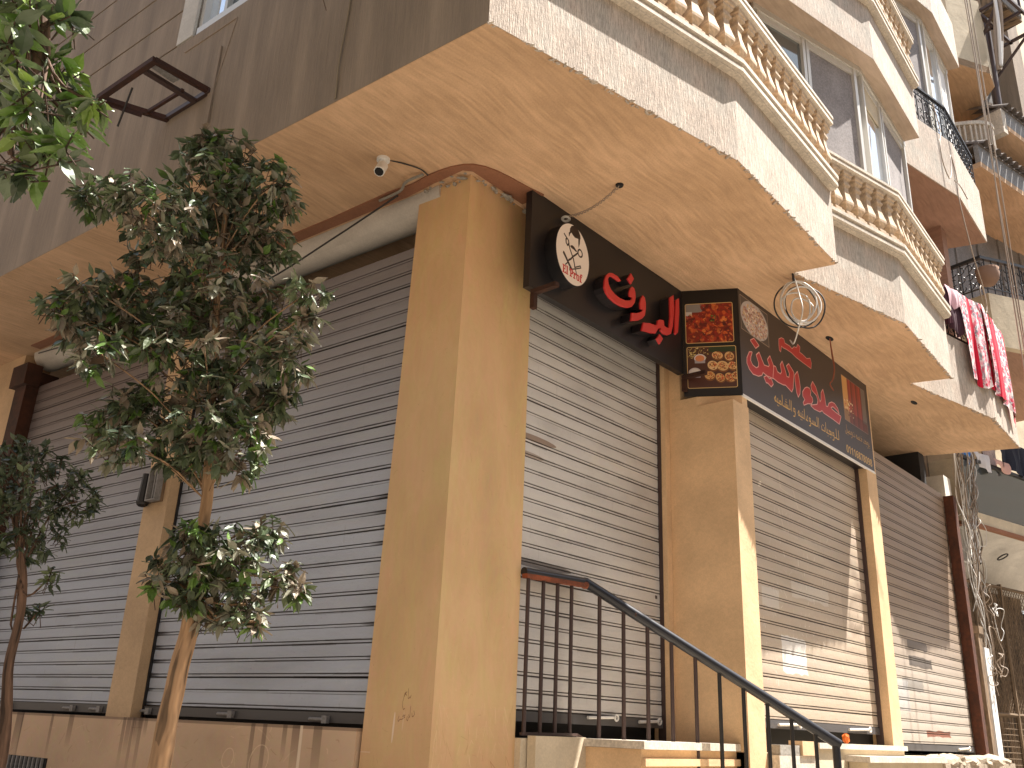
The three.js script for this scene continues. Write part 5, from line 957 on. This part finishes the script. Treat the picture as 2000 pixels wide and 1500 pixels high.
function foliage(tree, clumps, o) {
  const leaves = [], twigs = [];
  for (const [cx, cy, cz, r] of clumps) {
    const n = Math.max(3, Math.round(Math.min(o.dens * r * r, o.cap || 1e9)));
    for (let k = 0; k < n; k++) {
      let d; do { d = V(rr(-1, 1), rr(-1, 1), rr(-1, 1)); } while (d.length() > 1);
      const c = V(cx, cy, cz).addScaledVector(d, r * 1.05);
      const out = d.clone().add(V(rr(-0.4, 0.4), rr(-0.1, 0.6), rr(-0.4, 0.4))).normalize();
      const st = c.clone().addScaledVector(out, -rr(0.06, 0.13)).add(V(0, -0.03, 0));
      twigs.push(bar(st, c, 0.0022, 4));
      const nl = Math.floor(rr(o.nl[0], o.nl[1])), a0 = rnd() * 6.28, u = out.clone().cross(V(0.3, 0.9, 0.2)).normalize(), w = out.clone().cross(u).normalize();
      const tone = Math.floor(rnd() ** 1.1 * o.tones.length);
      for (let i = 0; i < nl; i++) {
        const a = a0 + i * 2.4, sp = rr(0.5, 1.5), dir = out.clone().multiplyScalar(rr(0.2, 0.9)).addScaledVector(u, Math.cos(a) * sp).addScaledVector(w, Math.sin(a) * sp).add(V(0, -o.droop * rr(0.3, 1.2), 0)).normalize();
        const len = o.len * rr(0.7, 1.25), base = c.clone().addScaledVector(out, -0.05 * rnd());
        let nn = V(0, 1, 0).addScaledVector(V(rr(-1, 1), rr(-0.4, 0.4), rr(-1, 1)), 0.6); nn.addScaledVector(dir, -nn.dot(dir)).normalize();
        const m = new THREE.Matrix4().makeBasis(dir, nn, dir.clone().cross(nn)); m.scale(V(len, len, len * rr(0.85, 1.15))); m.setPosition(base);
        const tip = base.clone().addScaledVector(dir, len * 0.5);
        leaves.push({ m, v: Math.floor(rnd() * 3), t: o.tones[rnd() < 0.75 ? tone : Math.floor(rnd() * o.tones.length)], q: tip.distanceTo(EYE) - 0.25 * rnd() });
      }
    }
  }
  leaves.sort((a, b) => a.q - b.q);
  const near = leaves.slice(0, 300), rest = leaves.slice(300);
  for (const l of near) { const x = part('leaf', leafGeos[l.v], leafMats[l.t], tree); x.matrixAutoUpdate = true; l.m.decompose(x.position, x.quaternion, x.scale); }
  if (rest.length) {
    const cnt = leafGeos[0].attributes.position.count, pos = new Float32Array(rest.length * cnt * 3), nor = new Float32Array(rest.length * cnt * 3), col = new Float32Array(rest.length * cnt * 3), a = V(0, 0, 0), nm = new THREE.Matrix3();
    rest.forEach((l, i) => {
      const g = leafGeos[l.v], P = g.attributes.position, N = g.attributes.normal; nm.getNormalMatrix(l.m); const k = rr(0.8, 1.2), c = leafTones[l.t];
      for (let j = 0; j < cnt; j++) { const q = (i * cnt + j) * 3; a.fromBufferAttribute(P, j).applyMatrix4(l.m); pos[q] = a.x; pos[q + 1] = a.y; pos[q + 2] = a.z; a.fromBufferAttribute(N, j).applyMatrix3(nm).normalize(); nor[q] = a.x; nor[q + 1] = a.y; nor[q + 2] = a.z; col[q] = c[0] * k; col[q + 1] = c[1] * k; col[q + 2] = c[2] * k; }
    });
    const g = new THREE.BufferGeometry(); g.setAttribute('position', new THREE.BufferAttribute(pos, 3)); g.setAttribute('normal', new THREE.BufferAttribute(nor, 3)); g.setAttribute('color', new THREE.BufferAttribute(col, 3));
    const m = part('crown', g, leafMerged, tree); m.userData.kind = 'stuff';
  }
  part('twigs', merge(twigs), M.barkDark, tree).userData.kind = 'stuff';
}
function taperTrunk(pts, r0, r1, m, name, tree, seg = 60) {
  const c = new THREE.CatmullRomCurve3(pts.map((p) => V(...p))), fr = c.computeFrenetFrames(seg, false), pos = [], uv = [], nor = [], R = 14;
  const at = (i, j) => { const t = i / seg, q = c.getPointAt(t), a = j / R * 6.2832, r = (r0 + (r1 - r0) * t) * (1 + 0.07 * Math.sin(a * 3 + t * 17) + 0.05 * Math.sin(t * 60 + a)); return q.addScaledVector(fr.normals[i], r * Math.cos(a)).addScaledVector(fr.binormals[i], r * Math.sin(a)); };
  const L = c.getLength();
  for (let i = 0; i < seg; i++) for (let j = 0; j < R; j++) { const A = at(i, j), B = at(i, j + 1), C = at(i + 1, j + 1), D = at(i + 1, j); for (const q of [A, B, C, A, C, D]) pos.push(q.x, q.y, q.z); const u0 = j / R * 0.5, u1 = (j + 1) / R * 0.5, v0 = i / seg * L, v1 = (i + 1) / seg * L; uv.push(u0, v0, u1, v0, u1, v1, u0, v0, u1, v1, u0, v1); }
  const g = new THREE.BufferGeometry(); g.setAttribute('position', new THREE.Float32BufferAttribute(pos, 3)); g.setAttribute('uv', new THREE.Float32BufferAttribute(uv, 2)); g.computeVertexNormals();
  return part(name, g, m, tree);
}
const CROWN = [[-1.94, 4.61, -0.01, 0.2], [-2.04, 4.65, -0.07, 0.13], [-1.89, 4.3, 0.15, 0.24], [-2.13, 4.33, 0.14, 0.18], [-1.85, 4.35, 0.42, 0.12], [-1.71, 4.29, 0.33, 0.1], [-2.56, 4.09, -0.1, 0.12], [-2.48, 4.05, 0.1, 0.14], [-2.33, 3.98, 0.16, 0.21], [-1.92, 4.11, -0.1, 0.35], [-1.75, 4.1, 0.17, 0.21], [-2.53, 3.55, -0.01, 0.12], [-2.61, 3.44, -0.13, 0.12], [-2.41, 3.51, -0.31, 0.16], [-2.28, 3.59, -0.22, 0.18], [-2.12, 3.69, -0.12, 0.28], [-1.94, 3.64, 0.19, 0.31], [-1.67, 3.68, 0.3, 0.17], [-1.74, 3.63, 0.68, 0.11], [-1.7, 3.35, 0.51, 0.17], [-1.74, 3.29, 0.22, 0.28], [-2.1, 3.3, 0.17, 0.22], [-2.21, 3.46, -0.19, 0.17], [-2.48, 3.21, 0.09, 0.13], [-2.19, 3.05, -0.08, 0.15], [-2.01, 3.02, -0.09, 0.23], [-1.91, 2.98, 0.29, 0.25], [-1.57, 3.15, 0.15, 0.16], [-2.26, 2.92, -0.2, 0.11], [-2.3, 2.76, 0.19, 0.13], [-1.89, 2.83, 0.06, 0.15], [-1.84, 2.81, 0.45, 0.16], [-1.61, 3.19, 0.33, 0.11], [-1.71, 3.53, 0.7, 0.08], [-2.13, 3.3, 0.44, 0.05]] ;
const SKIRT = [[-1.92, 2.39, 0.25, 0.13], [-1.9, 2.26, 0.11, 0.13], [-1.85, 2.3, 0.29, 0.16], [-1.76, 2.34, 0.4, 0.15], [-1.57, 2.44, 0.35, 0.12], [-1.53, 2.24, 0.45, 0.1], [-1.72, 2.18, 0.21, 0.17], [-1.68, 2.1, 0.42, 0.12], [-2.03, 2.18, 0.19, 0.06], [-1.75, 2.06, 0.2, 0.1], [-1.46, 2.2, 0.48, 0.07], [-1.88, 2.12, 0.21, 0.1], [-1.73, 2.03, 0.39, 0.07], [-1.66, 2.02, 0.51, 0.06]] ;
const CROWN2 = [[-2.07, 3.02, -1.41, 0.16], [-2.26, 2.81, -1.12, 0.15], [-1.95, 2.85, -1.32, 0.19], [-2.13, 2.64, -1.19, 0.18], [-1.81, 2.78, -1.31, 0.14], [-2.24, 2.68, -1.24, 0.13], [-1.93, 2.55, -1.35, 0.14], [-2.1, 2.48, -1.26, 0.13], [-1.98, 2.28, -1.07, 0.07], [-1.99, 2.1, -1.29, 0.05], [-1.93, 2.11, -1.24, 0.05], [-2.23, 3.01, -1.36, 0.1]] ;
const CROWN3 = [[-3.61, 3.28, 2.02, 0.1], [-3.66, 3.11, 2.09, 0.09], [-3.54, 3.24, 1.97, 0.07], [-3.61, 3.0, 2.15, 0.08], [-3.59, 3.05, 1.94, 0.09], [-3.49, 3.1, 1.99, 0.07], [-3.54, 2.94, 2.07, 0.08], [-3.55, 2.95, 1.91, 0.08], [-3.5, 2.89, 2.15, 0.05], [-3.54, 2.85, 2.06, 0.04], [-3.41, 3.13, 1.95, 0.03], [-3.44, 3.09, 2.1, 0.02], [-3.5, 3.4, 1.95, 0.04], [-3.66, 3.32, 1.95, 0.1], [-3.46, 3.25, 1.88, 0.07]] ;

{
  const t = thing('street_tree', 'young leafy street tree with bare pale trunk before the grey side shutters', 'tree');
  const trunk = [[-1.92, 0, 0.17], [-1.885, 0.7, 0.178], [-1.855, 1.375, 0.185], [-1.84, 1.746, 0.193], [-1.822, 2.035, 0.199], [-1.832, 2.461, 0.192]];
  taperTrunk(trunk, 0.066, 0.036, M.bark, 'trunk', t);
  taperTrunk([[-1.832, 2.41, 0.192], [-1.832, 2.56, 0.193], [-1.841, 2.718, 0.193], [-1.874, 3.008, 0.174], [-1.895, 3.34, 0.162], [-1.935, 3.745, 0.14], [-1.955, 4.178, 0.129], [-1.983, 4.498, 0.114]], 0.03, 0.01, M.bark, 'stem', t);
  const br = [];
  for (const [x, y, z, r] of CROWN) { const y0 = Math.max(2.6, Math.min(4.3, y - 0.4)), b = V(-1.835 - 0.07 * (y0 - 2.5), y0, 0.193 - 0.037 * (y0 - 2.5)); br.push(tube([b, b.clone().lerp(V(x, y, z), 0.5).add(V(0, 0.05, 0)), V(x, y, z)], 0.004, 10, 5)); }
  for (const [x, y, z] of SKIRT) br.push(tube([V(-1.828, 2.15, 0.196), V((x - 1.828) / 2, y, (z + 0.196) / 2), V(x, y, z)], 0.006, 8, 5));
  part('branches', merge(br), M.bark, t);
  foliage(t, [...CROWN, ...SKIRT], { dens: 1050, nl: [6, 10], len: 0.072, droop: 1.0, tones: [0, 1, 6, 3, 1, 4, 3, 0, 2, 4] });
}
{
  const t = thing('small_street_tree', 'slim dark leafed young tree at the left edge before the shutters', 'tree');
  taperTrunk([[-1.97, 0, -1.17], [-1.99, 0.8, -1.18], [-1.986, 1.452, -1.19], [-2.033, 1.815, -1.209], [-2.035, 2.14, -1.215], [-2.075, 2.362, -1.229], [-2.15, 2.583, -1.255], [-2.142, 2.856, -1.251]], 0.05, 0.012, M.barkDark, 'trunk', t);
  part('branches', merge(CROWN2.map(([x, y, z]) => tube([V(-2.08, 2.3, -1.23), V((x - 2.1) / 2, y - 0.1, (z - 1.24) / 2), V(x, y, z)], 0.006, 8, 5))), M.barkDark, t);
  foliage(t, CROWN2, { dens: 900, nl: [6, 9], len: 0.058, droop: 0.5, tones: [6, 0, 6, 1, 6, 0] });
}
{
  const t = thing('overhanging_tree', 'glossy green leafy branches hanging in at the upper left corner', 'tree');
  taperTrunk([[-6.2, 0, 1.2], [-6.1, 2, 1.2], [-5.9, 4.2, 1.3], [-5.6, 6.2, 1.3]], 0.15, 0.07, M.bark, 'trunk', t);
  const br = [tube([[-5.9, 4.2, 1.3], [-4.9, 4.5, 1.7], [-4.2, 4.2, 1.9], [-3.75, 3.75, 1.98], [-3.58, 3.3, 2.0], [-3.56, 3.0, 2.02]], 0.02, 30, 6), tube([[-5.6, 5.6, 1.3], [-4.3, 5.3, 1.8], [-3.4, 4.2, 2.2], [-2.98, 3.80, 2.3]], 0.015, 24, 6)];
  for (const [x, y, z] of CROWN3) br.push(tube([[-3.62, 3.35, 1.99], [(x - 3.62) / 2, y + 0.05, (z + 1.99) / 2], [x, y, z]], 0.005, 8, 5));
  part('branches', merge(br), M.barkDark, t);
  const over = []; for (let i = 0; i < 22; i++) over.push([rr(-4.9, -3.2), rr(4.2, 5.2), rr(1.2, 2.7), rr(0.16, 0.3)]);
  for (let i = 0; i < 150; i++) { const x = rr(-4.6, -1.75), z = rr(-3.6, 1.1), y = rr(5.9, 8.6); const dd = Math.hypot(x - EYE.x, z - EYE.z); if (y < 1.6 + dd * 1.08 + 0.4) continue; over.push([x, y, z, rr(0.25, 0.42)]); br.push(tube([[-5.5, 6, 1.3], [(x - 5.5) / 2, y, (z + 1.3) / 2], [x, y, z]], 0.012, 8, 4)); }
  foliage(t, [...CROWN3, [-2.95, 3.78, 2.31, 0.05], ...over], { dens: 1000, nl: [5, 8], len: 0.07, droop: 0.6, cap: 60, tones: [1, 2, 0, 5, 1, 2, 6] });
  t.children.find((c) => c.name === 'branches').geometry = merge(br);
}
renderer.render(scene, camera);
